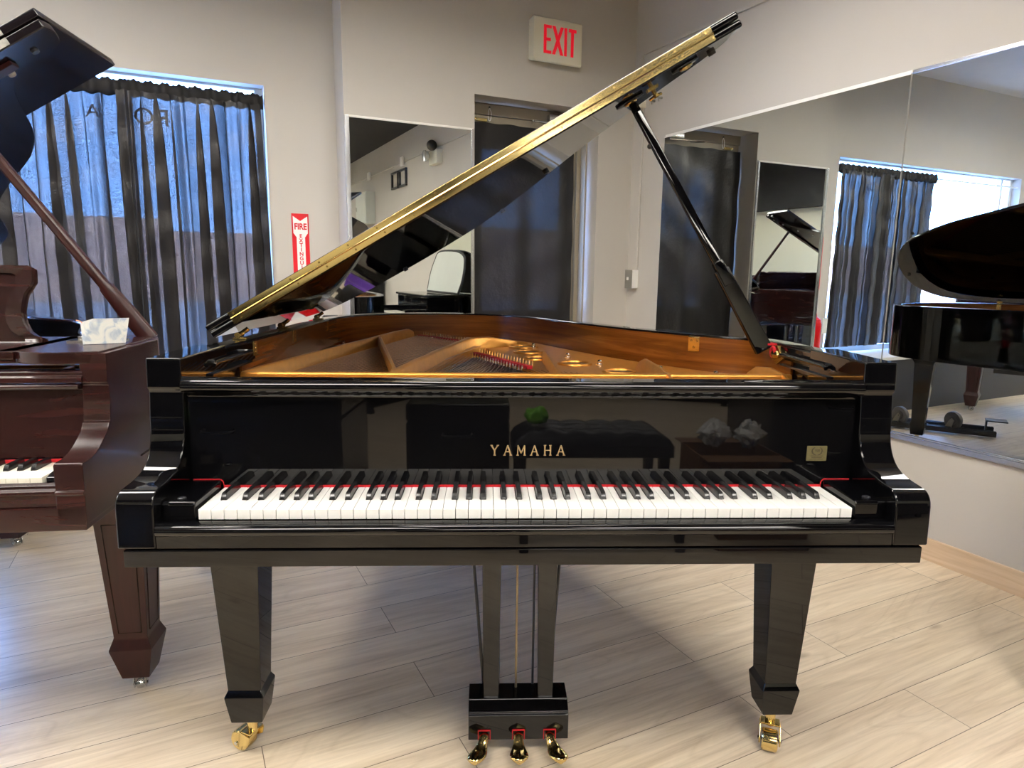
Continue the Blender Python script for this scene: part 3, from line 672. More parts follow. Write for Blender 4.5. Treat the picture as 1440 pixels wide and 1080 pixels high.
    def felt(a, b, z, npin, w=.018):
        d = Vector((b[0]-a[0], b[1]-a[1])); n = Vector((-d.y, d.x)).normalized()*w/2
        g = G(); g.prism([(a[0]-n.x,a[1]-n.y),(b[0]-n.x,b[1]-n.y),(b[0]+n.x,b[1]+n.y),(a[0]+n.x,a[1]+n.y)], z, z+.010, 'z'); f = g.xf(TILT).build('string_felt', M['redfelt'], t)
        g = G()
        for k in range(npin):
            q = (k+.5)/npin; x, y = a[0]+d.x*q+n.x*1.6, a[1]+d.y*q+n.y*1.6; g.cyl((x,y,z),(x+.001,y+.002,z+.022),.0022,6)
            x, y = a[0]+d.x*q-n.x*2.2, a[1]+d.y*q-n.y*2.2; g.cyl((x,y,z-.005),(x,y,z+.010),.0025,6)
        h = g.xf(TILT).build('hitch_pins', M['chrome'], f); h['kind'] = 'stuff'
    felt((-.378,1.752), (-.085,1.38), Z+.006, 26); felt((-.124,1.117), (.043,.765), Z+.002, 20)
    g = G()
    for k in range(88):
        for c in range(2):
            x = -.66+1.32*k/87; y = .22+.085*c+.018*(k % 3); g.cyl((x,y,Z-.01),(x,y-.003,Z+.018),.0034,6)
    s = g.xf(TILT).build('tuning_pins', M['steel'], t); s['kind'] = 'stuff'
    # ---- lid
    lo = offset_path(INNER, -.066)
    f0 = .525
    outl = [(-.780,f0)]+[(p[0]-.018,p[1]) for p in lo if p[1] > f0+.02]+[(.738,f0)]
    g = G(); g.prism(outl, LHZ, LHZ+.0185, 'z'); lid = g.xf(LIDM).build('lid', M['lacquer'], t, bev=.005, ang=50, seg=3)
    g = G(); g.box(-.782,.738,f0,f0+.43,LHZ+.020,LHZ+.0385); flap = g.xf(LIDM).build('lid_flap', M['lacquer'], t, bev=.005, seg=3)
    for z0, z1, y in ((.003,.0175,0),(.021,.0365,0)):
        g = G(); g.box(-.713,.664,f0-.0022,f0+.001,LHZ+z0,LHZ+z1); h = g.xf(LIDM).build('piano_hinge', M['brass'], lid if z0 < .01 else flap, bev=.0006)
        g = G()
        for k in range(17):
            x = -.700+.0842*k+(.012 if z0 < .01 else 0)
            if x < .66: g.cyl((x,f0-.0030,LHZ+(z0+z1)/2),(x,f0-.0018,LHZ+(z0+z1)/2),.0028,10)
        g.xf(LIDM).build('hinge_screws', M['brass_dark'], h)
    g = G(); g.cyl((-.713,f0-.0026,LHZ+.0193),(.664,f0-.0026,LHZ+.0193),.0026,10); g.xf(LIDM).build('hinge_pin', M['brass'], lid)
    for x, y in ((.700,.66),(.255,1.20),(.10,1.80),(-.40,1.865)):
        g = G(); g.lathe([(0,0),(.010,0),(.011,.008),(0,.008)], (x,y,LHZ-.008), n=16); g.xf(LIDM).build('rubber_bumper', M['rubber'], lid)
    for x, y, w in ((.455,.66,.034),(.60,.60,.030)):                                     # prop cups under the lid
        g = G(); g.prism([(-w,-.022),(w,-.022),(w*1.2,0),(w,.022),(-w,.022),(-w*1.2,0)], -.006, 0, 'z', LIDM @ Matrix.Translation((x,y,LHZ)))
        cup = g.build('prop_cup', M['lacquer_soft'], lid, bev=.002)
        g = G(); g.torus((x,y,LHZ-.008), .014, .004); g.xf(LIDM).build('cup_ring', M['brass_dark'], cup)
    g = G(); c = (.535,.70,LHZ)                                                          # small brass lid catch
    g.box(c[0]-.016,c[0]+.016,c[1]-.010,c[1]+.010,c[2]-.004,c[2]); g.cyl((c[0],c[1],c[2]-.004),(c[0],c[1],c[2]-.026),.006,10)
    for a in range(3): g.cyl((c[0],c[1],c[2]-.020),(c[0]+.020*math.cos(a*2.1+.4),c[1]+.020*math.sin(a*2.1+.4),c[2]-.022),.004,8)
    g.xf(LIDM).build('lid_catch', M['brass_dark'], lid)
    for y in (.56, .92, 1.36):                                                           # hinges on the bass side
        g = G(); g.box(-.686,-.6815,y-.013,y+.013,.948,.985); h = g.xf(TILT).build('lid_hinge', M['brass_dark'], t, bev=.001)
        g = G(); g.cyl((-.722,y-.016,1.000),(-.722,y+.016,1.000),.008,12); g.box(-.735,-.700,y-.013,y+.013,.990,.994); g.xf(TILT).build('hinge_barrel', M['brass_dark'], h, bev=.001)
        g = G(); g.cyl((-.722,y,1.000),(-.700,y+.004,1.016),.006,8); g.xf(TILT).build('hinge_pin', M['brass_dark'], h)
        g = G()
        for z in (.957,.967,.977): g.cyl((-.6820,y,z),(-.6805,y,z),.003,8)
        g.xf(TILT).build('hinge_screws', M['brass'], h)
    g = G(); g.box(.540,.575,.826,.832,.945,.975)
    mm = TILT @ Matrix.Translation((.545,.805,.962)) @ Matrix.Rotation(math.radians(-47), 4, 'Z')
    g = G(); g.box(-.021,.021,-.006,.004,-.025,.023,mm); lk = g.build('lock_plate', M['brass'], t, bev=.004)
    g = G(); g.cyl((-.010,-.0075,.010),(-.010,-.0055,.010),.0035,10,m=mm); g.cyl((.010,-.0075,.010),(.010,-.0055,.010),.0035,10,m=mm); g.cyl((0,-.0075,-.010),(0,-.0055,-.010),.004,10,m=mm); g.build('lock_holes', M['brass_dark'], lk)
    # ---- lid prop
    A = Vector((.655,.560,.968)); B = Vector((.290,.650,1.618)); d = (B-A).normalized(); ln = (B-A).length
    side = Vector((d.z,0,-d.x)).normalized()
    def stick(g, s0, s1, w0, w1, th):
        n = d.cross(side).normalized(); lps = []
        for s, w in ((s0,w0),(s1,w1)):
            c = A+d*s; lps.append([tuple(c+side*a*w/2+n*b*th/2) for a, b in ((-1,-1),(1,-1),(1,1),(-1,1))])
        g.loft(lps)
    g = G(); stick(g, 0, .245, .046, .040, .020); stick(g, .245, ln-.01, .024, .022, .016); pr = g.xf(TILT).build('lid_prop', M['lacquer'], t, bev=.004)
    g = G(); stick(g, .20, .27, .031, .027, .024); g.xf(TILT).build('prop_sleeve', M['lacquer'], pr, bev=.003)
    c = A+d*.62-side*.013; g = G(); g.ball(tuple(c), .007, 8); g.xf(TILT).build('prop_peg', M['rubber'], pr)
    g = G(); g.cyl(tuple(A+d*(ln-.03)), tuple(B), .008, 10); g.xf(TILT).build('prop_tip', M['brass_dark'], pr)
    g = G(); g.torus((.668,.535,.968), .012, .004, 'x'); g.box(.660,.684,.548,.585,.984,.989); f = g.xf(TILT).build('prop_felt', M['redfelt'], pr)
    g = G(); g.prism([(.49,.955),(.53,.985),(.57,.972),(.575,.952),(.53,.935)], .676, .690, 'x'); g.ball((.672,.53,.962), .013, 10, (.7,1.8,.9)); g.xf(TILT).build('prop_bracket', M['brass_dark'], pr, bev=.002)
    # ---- legs
    for s, ca in ((-1, math.radians(155)), (1, math.radians(-112))):
        cx = -.650 if s < 0 else .632; cy = .30
        g = G(); g.rects([(cx,cy,.0575,.0575,.632),(cx,cy,.0555,.0555,.56),(cx,cy,.0385,.0385,.188),(cx,cy,.0385,.0385,.186),(cx,cy,.0455,.0455,.172),(cx,cy,.0455,.0455,.168),(cx,cy,.0365,.0365,.100)])
        lg = g.build('leg', M['lacquer'], t, bev=.0025)
        caster(M['brass'], lg, cx, cy, ca, .101, r=.027, w=.040, off=.030)
    cx, cy = -.28, 1.69
    g = G(); g.rects([(cx,cy,.085,.085,.650),(cx,cy,.080,.080,.632),(cx,cy,.056,.056,.585),(cx,cy,.055,.055,.575),(cx,cy,.0385,.0385,.188),(cx,cy,.0455,.0455,.172),(cx,cy,.0365,.0365,.100)])
    lg = g.build('leg', M['lacquer'], t, bev=.003); caster(M['brass'], lg, cx, cy, 1.2, .101, r=.024, w=.030)
    g = G(); g.box(-.70,.70,.40,.50,.585,.665); g.box(-.36,-.20,.5,1.75,.61,.665); g.box(.02,.10,.5,1.3,.60,.665); g.xf(Matrix()).build('belly_beam', M['lacquer_soft'], t, bev=.003)
    # ---- lyre and pedals
    cx = -.003
    g = G(); g.prism([(.27,.040),(.27,.104),(.2745,.108),(.2745,.111),(.284,.118),(.298,.126),(.300,.130),(.362,.130),(.364,.108),(.368,.104),(.368,.040)], cx-.1215, cx+.1215, 'x')
    box = g.build('pedal_lyre', M['lacquer'], t, bev=.0025)
    for s in (-1, 1):
        g = G(); x = cx+s*.0668
        g.loft([[(x-w,.318-d2,z),(x+w,.318-d2,z),(x+w,.318+d2,z),(x-w,.318+d2,z)] for z, w, d2 in ((.125,.0185,.013),(.30,.0205,.013),(.634,.0245,.015))]); g.build('lyre_post', M['lacquer'], box, bev=.002)
        g = G(); g.cyl((cx+s*.13,.50,.62),(cx+s*.082,.385,.065),.0042,8); g.build('lyre_brace', M['blacksteel'], box)
    for x, dx in ((-.083,-.008),(0,0),(.076,.008)):
        g = G(); x0 = cx+x; 
        sp = [(0,.285,.0105,.056),(.0,.268,.011,.055),(dx*.2,.258,.0115,.050),(dx*.6,.249,.013,.043),(dx*1.2,.241,.017,.037),(dx*1.8,.232,.0215,.034),(dx*2.2,.223,.0225,.033),(dx*2.5,.215,.0205,.032),(dx*2.65,.209,.014,.031),(dx*2.7,.205,.006,.030)]
        lps = []
        for ddx, y, w, z in sp:
            lps.append([(x0+ddx+w*math.cos(a)*1.0, y, z+.0065*math.sin(a)) for a in [2*PI*k/12 for k in range(12)]])
        g.loft(lps); g.build('pedal', M['brass'], box, ang=60)
        g = G(); w, h = .0155, .026
        for a in ((-w,-w+.002,.042,.042+h),(w-.002,w,.042,.042+h),(-w,w,.042+h-.002,.042+h)): g.box(x0+a[0],x0+a[1],.2665,.271,a[2],a[3])
        g.build('pedal_felt', M['redfelt'], box, smooth=False)
        g = G(); xr = x0*.6+.0; xr = cx-.004+(0 if x == 0 else .043 if x > 0 else -.044); g.cyl((xr,.345 if x == 0 else .358,.12),(xr,.345 if x == 0 else .358,.63),.0030,8); g.build('pedal_rod', M['rod'] if x == 0 else M['blacksteel'], box)
    return t
PIANO = black_grand()

# ------------------------------------------------------------------ the brown grand piano
BROWN_LOC = ROT @ Vector((-1.656, .121, 0)); BRZ = TH+math.radians(5)
BIN = catmull([(-.70,.60,0),(-.70,1.0,0),(-.695,1.25,0),(-.64,1.46,0),(-.50,1.60,0),(-.36,1.63,0),(-.23,1.57,0),(-.16,1.45,0),(-.09,1.31,0),(.01,1.19,0),(.12,1.10,0),(.25,1.01,0),(.34,.89,0),(.405,.74,0),(.47,.60,0),(.54,.525,0),(.62,.49,0),(.675,.46,0),(.70,.40,0)], 5)
BIN = [(-.70,.115,0),(-.70,.30,0)]+BIN+[(.70,.25,0),(.70,.115,0)]
def brown_grand():
    t = thing('grand_piano', 'dark mahogany antique grand piano with open lid, cut off by the left edge', 'piano', BROWN_LOC, BRZ)
    mh = M['mahogany']
    g = G(); ring_strip(g, [(-.75,.25)]+[p for p in offset_path(BIN, -.05) if p[1] > .26]+[(.75,.25)], [(-.70,.25)]+[p for p in BIN if p[1] > .26]+[(.70,.25)], .712, .980)
    g.build('rim', mh, t, bev=.006, ang=50)
    g = G(); ring_strip(g, [(-.748,.25)]+[p for p in offset_path(BIN, -.048) if p[1] > .26]+[(.748,.25)], [(-.70,.25)]+[p for p in BIN if p[1] > .26]+[(.70,.25)], .640, .706)
    ring_strip(g, [(-.753,.25)]+[p for p in offset_path(BIN, -.053) if p[1] > .26]+[(.753,.25)], [(-.70,.25)]+[p for p in BIN if p[1] > .26]+[(.70,.25)], .706, .711)
    g.build('lower_rim', mh, t, bev=.002, ang=50)
    g = G(); ring_strip(g, offset_path(BIN[1:-1], .0005), offset_path(BIN[1:-1], .005), .80, .974); g.build('inner_rim', M['lacquer_soft'], t, ang=50)
    arm = [(.116,.978),(.112,.914),(.118,.908)]+catmull([(.118,.88),(.112,.845),(.1095,.828)], 3)+catmull([(.104,.826),(.094,.812),(.072,.797),(.043,.781),(.012,.7725),(-.010,.771)], 4)+[(-.024,.7705),(-.027,.766),(-.027,.714),(-.033,.711),(-.033,.705),(-.028,.703),(-.030,.684),(-.030,.640),(.35,.640),(.35,.978)]
    for s in (-1, 1):
        a, b = (.694, .750) if s > 0 else (-.750, -.694); g = G(); g.prism(arm, a, b, 'x'); g.build('arm', mh, t, bev=.002, ang=30)
    g = G(); g.prism([(-.030,.628),(-.030,.678),(.45,.678),(.45,.628)], -.748, .748, 'x'); g.build('keybed', mh, t, bev=.002)
    g = G(); g.prism([(0,.679),(-.024,.679),(-.024,.705),(-.030,.7075),(-.029,.713),(-.020,.716),(-.019,.722),(-.008,.726),(-.004,.724)], -.693, .693, 'x'); g.build('key_slip', mh, t, bev=.001)
    for s in (-1, 1):
        a, b = (.662,.693) if s > 0 else (-.693,-.662)
        g = G(); g.prism([(.004,.708),(.004,.733),(.02,.738),(.115,.748),(.115,.708)], a, b, 'x'); g.build('key_block', M['lacquer_soft'], t, bev=.002)
    names, black = key_layout(); dx = .046                                            # this piano's keys end nearer the cheek
    for i in range(34, 52):
        g, c = white_key_mesh(i, black, .112, .735, None); k = g.build('white_key', M['ivory_old'], t, bev=.0006, seg=1); k.location.x = c+dx
    p = None
    for i, x in black:
        if i < 34: continue
        if p is None: p = black_key_mesh(.112, .735).build('black_key', M['ebony'], t, bev=.0007)
        else: p = p.copy(); COL.objects.link(p)
        p.location = (x+dx,0,.735)
    g = G()
    for i in range(34):
        a = WHITE0+i*KW+.0005+dx; g.box(a, a+KW-.001, 0, .112, .716, .735)
    k = g.build('bass_white_keys', M['ivory_old'], t, smooth=False); k['kind'] = 'stuff'
    g = G(); g.box(-.66,.69,.1125,.116,.735,.742); g.build('key_felt', M['redfelt'], t)
    g = G(); g.prism([(.118,.745),(.135,.745),(.150,.905),(.138,.911),(.104,.911),(.101,.907),(.104,.901),(.128,.897)], -.693, .693, 'x'); g.build('fallboard', mh, t, bev=.0015)
    g = G(); g.prism([(.106,.914),(.106,.926),(.112,.929),(.112,.937),(.116,.940),(.15,.940),(.15,.914)], -.70, .70, 'x'); g.build('name_rail', mh, t, bev=.002)
    # desk shelf with its shaped ends and the desk
    g = G(); g.box(-.70,.56,.12,.44,.964,.982)
    g.prism([(.52,.12),(.56,.13),(.60,.105),(.655,.10),(.70,.112),(.735,.118),(.735,.44),(.52,.44)], .955, .982, 'z'); sh = g.build('desk_shelf', mh, t, bev=.003)
    g = G(); g.box(-.02,.40,.117,.121,.966,.969); g.build('shelf_scratch', M['chrome'], sh)
    prof = [(0,1.160),(.33,1.160),(.405,1.159),(.418,1.151),(.445,1.151),(.456,1.160),(.515,1.160),(.527,1.156),(.529,1.122),(.521,1.107),(.511,1.092),(.507,1.075),(.504,1.05),(.508,1.025),(.520,1.003),(.537,.990),(.556,.985),(.556,.972)]
    prof = [(p[0]*.955, p[1]+.008) for p in prof]; full = prof+[(-p[0],p[1]) for p in reversed(prof[1:])]
    ml = Matrix.Translation((0,.30,.980)) @ Matrix.Rotation(math.radians(-13), 4, 'X') @ Matrix.Translation((0,0,-.980))
    g = G(); g.prism(full, 0, .018, 'y', ml); dk = g.build('music_desk', mh, t, bev=.003)
    inner = []
    g = G(); n = len(full)
    fr = [(x, z) for x, z in full]; fi = [(x*.925, .972+(z-.972)*.885+.004) for x, z in full]
    vs = [(x,-.010,z) for x, z in fr]+[(x,-.007,z) for x, z in fi]+[(x,.001,z) for x, z in fr]+[(x,.001,z) for x, z in fi]
    k = len(fr); fs = []
    for i in range(k-1): fs += [(i,i+1,k+i+1,k+i),(k+i,k+i+1,3*k+i+1,3*k+i),(i,2*k+i,2*k+i+1,i+1)]
    g.add(vs, fs, ml); g.build('desk_moulding', mh, dk, ang=50)
    g = G(); g.box(.58,.70,.30,.36,.980,.986); g.cyl((.60,.33,.986),(.60,.33,.994),.008,12); g.cyl((.69,.33,.986),(.69,.33,.994),.008,12); g.build('shelf_clips', M['chrome'], sh, bev=.001)
    # inside
    g = G(); g.prism([(p[0],p[1]) for p in offset_path(BIN, .004) if p[1] > .16], .835, .843, 'z'); g.build('soundboard', M['soundboard'], t, smooth=False)
    g = G(); g.box(-.692,.692,.18,.40,.862,.876); g.prism([(.40,.86),(.40,.905),(.41,.912),(.42,.905),(.42,.86)], -.692, .692, 'x')
    for x in (-.5,-.2,.1,.35,.53): g.prism([(.20,.876),(.22,.90),(.40,.915),(.62,.905),(.7,.876)] if x < .3 else [(.20,.876),(.22,.90),(.40,.91),(.45,.876)], x, x+.016, 'x')
    g.build('iron_plate', M['gold'], t, bev=.003)
    g = G()
    for k in range(90):
        for c in range(2): g.cyl((-.66+1.32*k/89,.24+.05*c+.012*(k % 3),.87),(-.66+1.32*k/89,.237+.05*c+.012*(k % 3),.90),.0034,6)
    s = g.build('tuning_pins', M['chrome'], t); s['kind'] = 'stuff'
    # lid, hinge 31.8 degrees
    hx, hz = -.75, .99; A = math.radians(30.4)
    lm = Matrix.Translation((hx,0,hz)) @ Matrix.Rotation(-A, 4, 'Y') @ Matrix.Translation((-hx,0,-hz))
    f0 = .45
    lo = [(-.762,f0)]+[(p[0],p[1]) for p in offset_path(BIN, -.064) if p[1] > f0+.01]
    lo = [p for p in lo if not (p[0] > .60 and p[1] < .56)]+catmull([(.66,.585,0),(.715,.55,0),(.735,.50,0),(.732,f0,0)], 4)
    lo = [(p[0], p[1]) for p in lo]
    g = G(); g.prism(lo, hz, hz+.022, 'z'); lid = g.xf(lm).build('lid', M['lidbrown'], t, bev=.003, ang=50)
    g = G(); g.box(-.765,.737,f0,f0+.41,hz+.026,hz+.048); fl = g.xf(lm).build('lid_flap', M['lidbrown'], t, bev=.003)
    g = G(); g.box(-.70,.64,f0-.002,f0+.001,hz+.003,hz+.020); h = g.xf(lm).build('piano_hinge', M['alu_dull'], lid)
    g = G(); g.box(-.70,.64,f0-.002,f0+.001,hz+.028,hz+.045); g.xf(lm).build('piano_hinge', M['alu_dull'], fl)
    g = G()
    for k in range(15): g.cyl((-.66+.09*k,f0-.0035,hz+.012),(-.66+.09*k,f0-.001,hz+.012),.0035,8)
    g.xf(lm).build('hinge_screws', M['blacksteel'], h)
    g = G(); g.box(-.55,.60,f0+.05,f0+.085,hz-.012,hz); g.xf(lm).build('lid_batten', M['mahogany_leg'], lid, bev=.002)
    for x, y in ((.66,.52),(.565,.56),(.43,.66),(.33,.80),(.18,1.0)):
        g = G(); g.lathe([(0,0),(.009,0),(.010,.006),(0,.006)], (x,y,hz-.006), n=14); g.xf(lm).build('lid_button', M['paperw'] if x < .6 else M['blacksteel'], lid)
    # prop
    P0 = Vector((.705,.475,.970)); P1 = Vector((.254,.470,1.604)); d = (P1-P0).normalized(); ln = (P1-P0).length; sd = Vector((d.z,0,-d.x))
    def lp(s, w, th):
        c = P0+d*s; return [tuple(c+sd*a*w/2+Vector((0,1,0))*b*th/2) for a, b in ((-1,-.5),(-.5,-1),(.5,-1),(1,-.5),(1,.5),(.5,1),(-.5,1),(-1,.5))]
    g = G(); g.loft([lp(0,.044,.03), lp(.10,.042,.03), lp(.17,.034,.026), lp(.18,.026,.022), lp(ln,.024,.020)]); pr = g.build('lid_prop', M['mahogany_leg'], t, ang=40)
    # legs
    def leg(cx, cy, ca):
        g = G(); g.rects([(cx,cy,.074,.074,.628),(cx,cy,.074,.074,.605),(cx,cy,.068,.068,.560),(cx,cy,.062,.062,.530),(cx,cy,.0605,.0605,.525),(cx,cy,.0435,.0435,.172),(cx,cy,.046,.046,.164),(cx,cy,.0545,.0545,.140),(cx,cy,.0545,.0545,.136),(cx,cy,.0355,.0355,.044)])
        l = g.build('leg', M['mahogany_leg'], t, bev=.002)
        g = G()
        for s in (-1, 1):
            for ax in (0, 1):
                q = []
                for z, w in ((.50,.0600),(.185,.0445)):
                    q.append((z, w))
                (z1, w1), (z0, w0) = q
                a = [(-w1*.66,s*w1,z1),(w1*.66,s*w1,z1),(w0*.66,s*w0,z0),(-w0*.66,s*w0,z0)]
                if ax: a = [(p[1], p[0], p[2]) for p in a]
                pth = [(cx+p[0]*1.002, cy+p[1]*1.002, p[2]) for p in a]
                g.tube(pth+[pth[0]], .0013, 4)
        g.build('leg_panel_line', M['mahogany'], l)
        caster(M['chrome'], l, cx, cy, ca, .046, r=.015, w=.022, off=.012)
    leg(.641, .392, -1.4); leg(-.641, .392, -.7)
    cx, cy = -.275, 1.45
    leg(cx, cy, -.6)
    g = G(); g.box(-.66,.66,.45,.56,.59,.64); g.box(-.5,-.4,.56,1.45,.60,.64); g.box(.0,.1,.56,1.1,.60,.64); g.build('belly_beam', mh, t)
    # lyre of this piano hangs left of frame
    g = G(); g.box(-.11,.11,.25,.36,.04,.12); ly = g.build('pedal_lyre', mh, t, bev=.003)
    for s in (-1, 1): g = G(); g.box(s*.06-.02,s*.06+.02,.29,.32,.12,.63); g.build('lyre_post', mh, ly)
    for x in (-.06,.06): g = G(); g.loft([[(x+w*math.cos(a),y,.05+.006*math.sin(a)) for a in [2*PI*k/10 for k in range(10)]] for y, w in ((.27,.009),(.22,.012),(.17,.02),(.15,.012))]); g.build('pedal', M['brass'], ly)
M['lidbrown'] = plain('dark_polished_lid', (.010,.0075,.010), .14, var=.15, nscale=3)
brown_grand()

# folded leaflet standing on the brown piano's shelf
BM = Matrix.Translation(BROWN_LOC) @ Matrix.Rotation(BRZ, 4, 'Z')
def leaflet():
    m, nt, b, o = newmat('printed_leaflet'); v = coords(nt, (1,1,1))
    n = N(nt, 'ShaderNodeTexNoise', Scale=22.0, Detail=3.0, Distortion=2.5); L(nt, v, n.inputs[0])
    L(nt, ramp(nt, n.outputs[0], [(.35, lin(176,190,205)), (.5, lin(226,228,224)), (.8, lin(240,238,228))]), b.inputs['Base Color']); b.inputs['Roughness'].default_value = .35
    t = thing('leaflet', 'small folded pale leaflet standing on the brown piano beside its lid prop', 'leaflet', BM @ Vector((.645,.255,.983)), BRZ)
    pts = [(-.012,.012),(.0,-.012),(.012,-.006),(.080,.022)]
    vs = []
    for i, (x, y) in enumerate(pts): vs += [(x,y,0),(x+(.010 if i > 1 else -.004),y+.006,.060-(.012 if i == 0 else 0)-(.008 if i == 1 else 0))]
    g = G(); g.add(vs+[(x,y+.0006,z) for x, y, z in vs], [(2*i,2*i+2,2*i+3,2*i+1) for i in range(3)]+[(8+2*i,8+2*i+1,8+2*i+3,8+2*i+2) for i in range(3)]); g.build('sheet', m, t, smooth=False, recalc=False)
    g = G(); a = [(.006+.030*math.cos(q)-.022, -.0105+.012*math.cos(q), .012+.045*math.sin(q)) for q in [math.radians(v) for v in range(10, 90, 8)]]; g.tube(a, .0014, 5); g.build('orange_stripe', plain('orange_print', lin(226,150,90), .4), t)
leaflet()

# ------------------------------------------------------------------ piano dolly seen in the side mirror
def dolly():
    a = Vector((-.05,2.20,0)); b = Vector((-.41,1.66,0)); d = (b-a); ang = math.atan2(d.y, d.x); ln = d.length
    t = thing('piano_dolly', 'black steel piano dolly with grey casters on the floor, seen in the side mirror', 'dolly', a, ang)
    for y in (-.085, .085):
        g = G(); g.box(0, ln+.04, y-.02, y+.02, .012, .022); g.box(0, ln+.04, y-.02, y-.014, .022, .05); g.box(0, ln+.04, y+.014, y+.02, .022, .05); g.build('rail', M['blacksteel'], t, bev=.002)
    g = G()
    for x in (.08, ln*.35, ln*.7): g.box(x, x+.05, -.10, .10, .022, .032)
    g.box(ln*.34, ln*.36, -.08, .08, .0, .03); g.build('cross_bar', M['blacksteel'], t, bev=.002)
    g = G(); g.prism([(-.02,.022),(.02,.022),(.02,.11),(-.02,.11)], ln-.02, ln-.008, 'x', Matrix.Translation((0,-.04,0))); g.box(ln-.02, ln+.11, -.09, .02, .105, .115); g.build('leg_cup', M['blacksteel'], t, bev=.003)
    for x, y in ((ln*.62, .03), (.06, .03)):
        m = Matrix.Translation((x,y,0)) @ Matrix.Rotation(.7, 4, 'Z')
        g = G(); q = .016; r = .066
        g.lathe([(0,-q),(r*.45,-q),(r*.5,-q*.6),(r*.8,-q*.7),(r-.004,-q),(r,-q*.6),(r,q*.6),(r-.004,q),(r*.8,q*.7),(r*.5,q*.6),(r*.45,q),(0,q)], (.03,0,.067+.03), 'y', 28, m); w = g.build('caster_wheel', M['wheel'], t)
        g = G()
        for s in (-1, 1): g.prism([(-.02,.034),(.035,.034),(.05,.10),(.03,.115),(.01,.09)], s*.022-.002, s*.022+.002, 'y', m)
        g.cyl((.03,-.03,.097),(.03,.03,.097),.010,12,m=m); g.build('caster_fork', M['greyplate'], w, bev=.001)
dolly()

# ------------------------------------------------------------------ furniture behind the camera, seen only in reflections, some added to darken them
def upright(name, label, loc, rz, w, h, lidup, ground_col='lacquer'):
    t = thing(name, label, 'piano', loc, rz)
    g = G(); g.box(-w/2,w/2,-.42,-.02,.0,h); g.build('cabinet', M[ground_col], t, bev=.01)
    g = G(); g.box(-w/2+.05,w/2-.05,-.62,-.42,.60,.66); g.box(-w/2,-w/2+.05,-.64,-.42,.56,.74); g.box(w/2-.05,w/2,-.64,-.42,.56,.74); g.build('key_shelf', M[ground_col], t, bev=.006)
    g = G(); g.box(-w/2+.06,w/2-.06,-.60,-.45,.662,.68); g.build('keyboard', M['ivory_old'], t)
    for s in (-1, 1): g = G(); g.rects([(s*(w/2-.03),-.60,.03,.03,.56),(s*(w/2-.03),-.60,.025,.025,.05),(s*(w/2-.03),-.60,.032,.032,0)]); g.build('leg', M[ground_col], t, bev=.004)
    if lidup:
        pts = catmull([(-w/2+.02,.0,0),(-w/2-.0,.14,0),(-w/2+.03,.30,0),(-w/2+.14,.42,0),(-.15,.455,0),(w/2-.16,.45,0),(w/2-.03,.36,0),(w/2,.2,0),(w/2-.02,.0,0)], 5)
        g = G(); g.prism([(p[0],p[1]) for p in pts], -.012, .012, 'y', Matrix.Translation((0,-.09,h+.012)) @ Matrix.Rotation(math.radians(-12), 4, 'X')); g.build('lid', M['lacquer'], t, bev=.006)
    else:
        g = G(); g.box(-w/2-.015,w/2+.015,-.44,-.005,h,h+.025); g.build('lid', M['lacquer'], t, bev=.008)
    return t
upright('upright_piano', 'black upright piano with purple cloth over its keyboard against the right wall behind the camera', (NR-.01, -.67, 0), -PI/2, 1.0, .865, False)
u0 = upright('upright_piano', 'black upright piano added as a stand-in in the row along the walls behind the camera', (NR-.01, -3.9, 0), -PI/2, 1.45, 1.08, False)
u0['group'] = 'stand-in upright pianos along the walls'
for x, y, a in ((-2.35, -6.39, PI), (-.7, -6.39, PI), (.95, -6.39, PI), (-3.59, -1.2, PI/2), (-3.59, -2.85, PI/2), (-3.59, -4.5, PI/2)):  # row added so its black fronts keep the arm reflections dark
    c = copy_tree(u0); c.location = (x, y, 0); c.rotation_euler = (0,0,a)
t = thing('pale_lid_standin', 'rounded stand-in for a glossy raised lid, its reflected light painted pale, black edge, on an upright piano', 'panel', (NR-.16, -.44, .905), -PI/2)
pts = catmull([(-.46,.0,0),(-.49,.14,0),(-.45,.30,0),(-.36,.40,0),(-.10,.45,0),(.36,.45,0),(.45,.36,0),(.49,.2,0),(.46,.0,0)], 5)
mm = Matrix.Rotation(math.radians(-15), 4, 'X')
g = G(); g.prism([(p[0],p[1]) for p in pts], -.008, .008, 'y', mm); g.build('face', M['panelwhite'], t, bev=.003)  # pale colour stands in for light reflected in a glossy raised lid
g = G(); g.tube([tuple(mm @ Vector((p[0],0,p[1]+.001))) for p in pts]+[tuple(mm @ Vector((pts[0][0],0,.001)))], .013, 8); g.build('edge', M['rubber'], t)
def draped_cloth():
    g = G(); ns, nz = 60, 14; vs = []; fs = []
    for j in range(nz+1):
        for i in range(ns+1):
            s = i/ns; q = j/nz; u = -1.10+.86*s
            vs.append((1.498-.012-.02*math.sin(s*26)*q-.008*math.sin(9*s+3*q), u, .665-.50*q))
    vs2 = [(x+.004, y, z) for x, y, z in vs]; n = len(vs)
    for j in range(nz):
        for i in range(ns): k = j*(ns+1)+i; fs += [(k,k+1,k+ns+2,k+ns+1),(n+k,n+k+ns+1,n+k+ns+2,n+k+1)]
    g.add(vs+vs2, fs); tag(g.build('draped_cloth', M['purple'], recalc=False), 'purple cloth hanging over the keyboard shelf of an upright piano by the right wall', 'cloth')
draped_cloth()
PW = lambda x, y, z=0: ROT @ Vector((x, y, z))
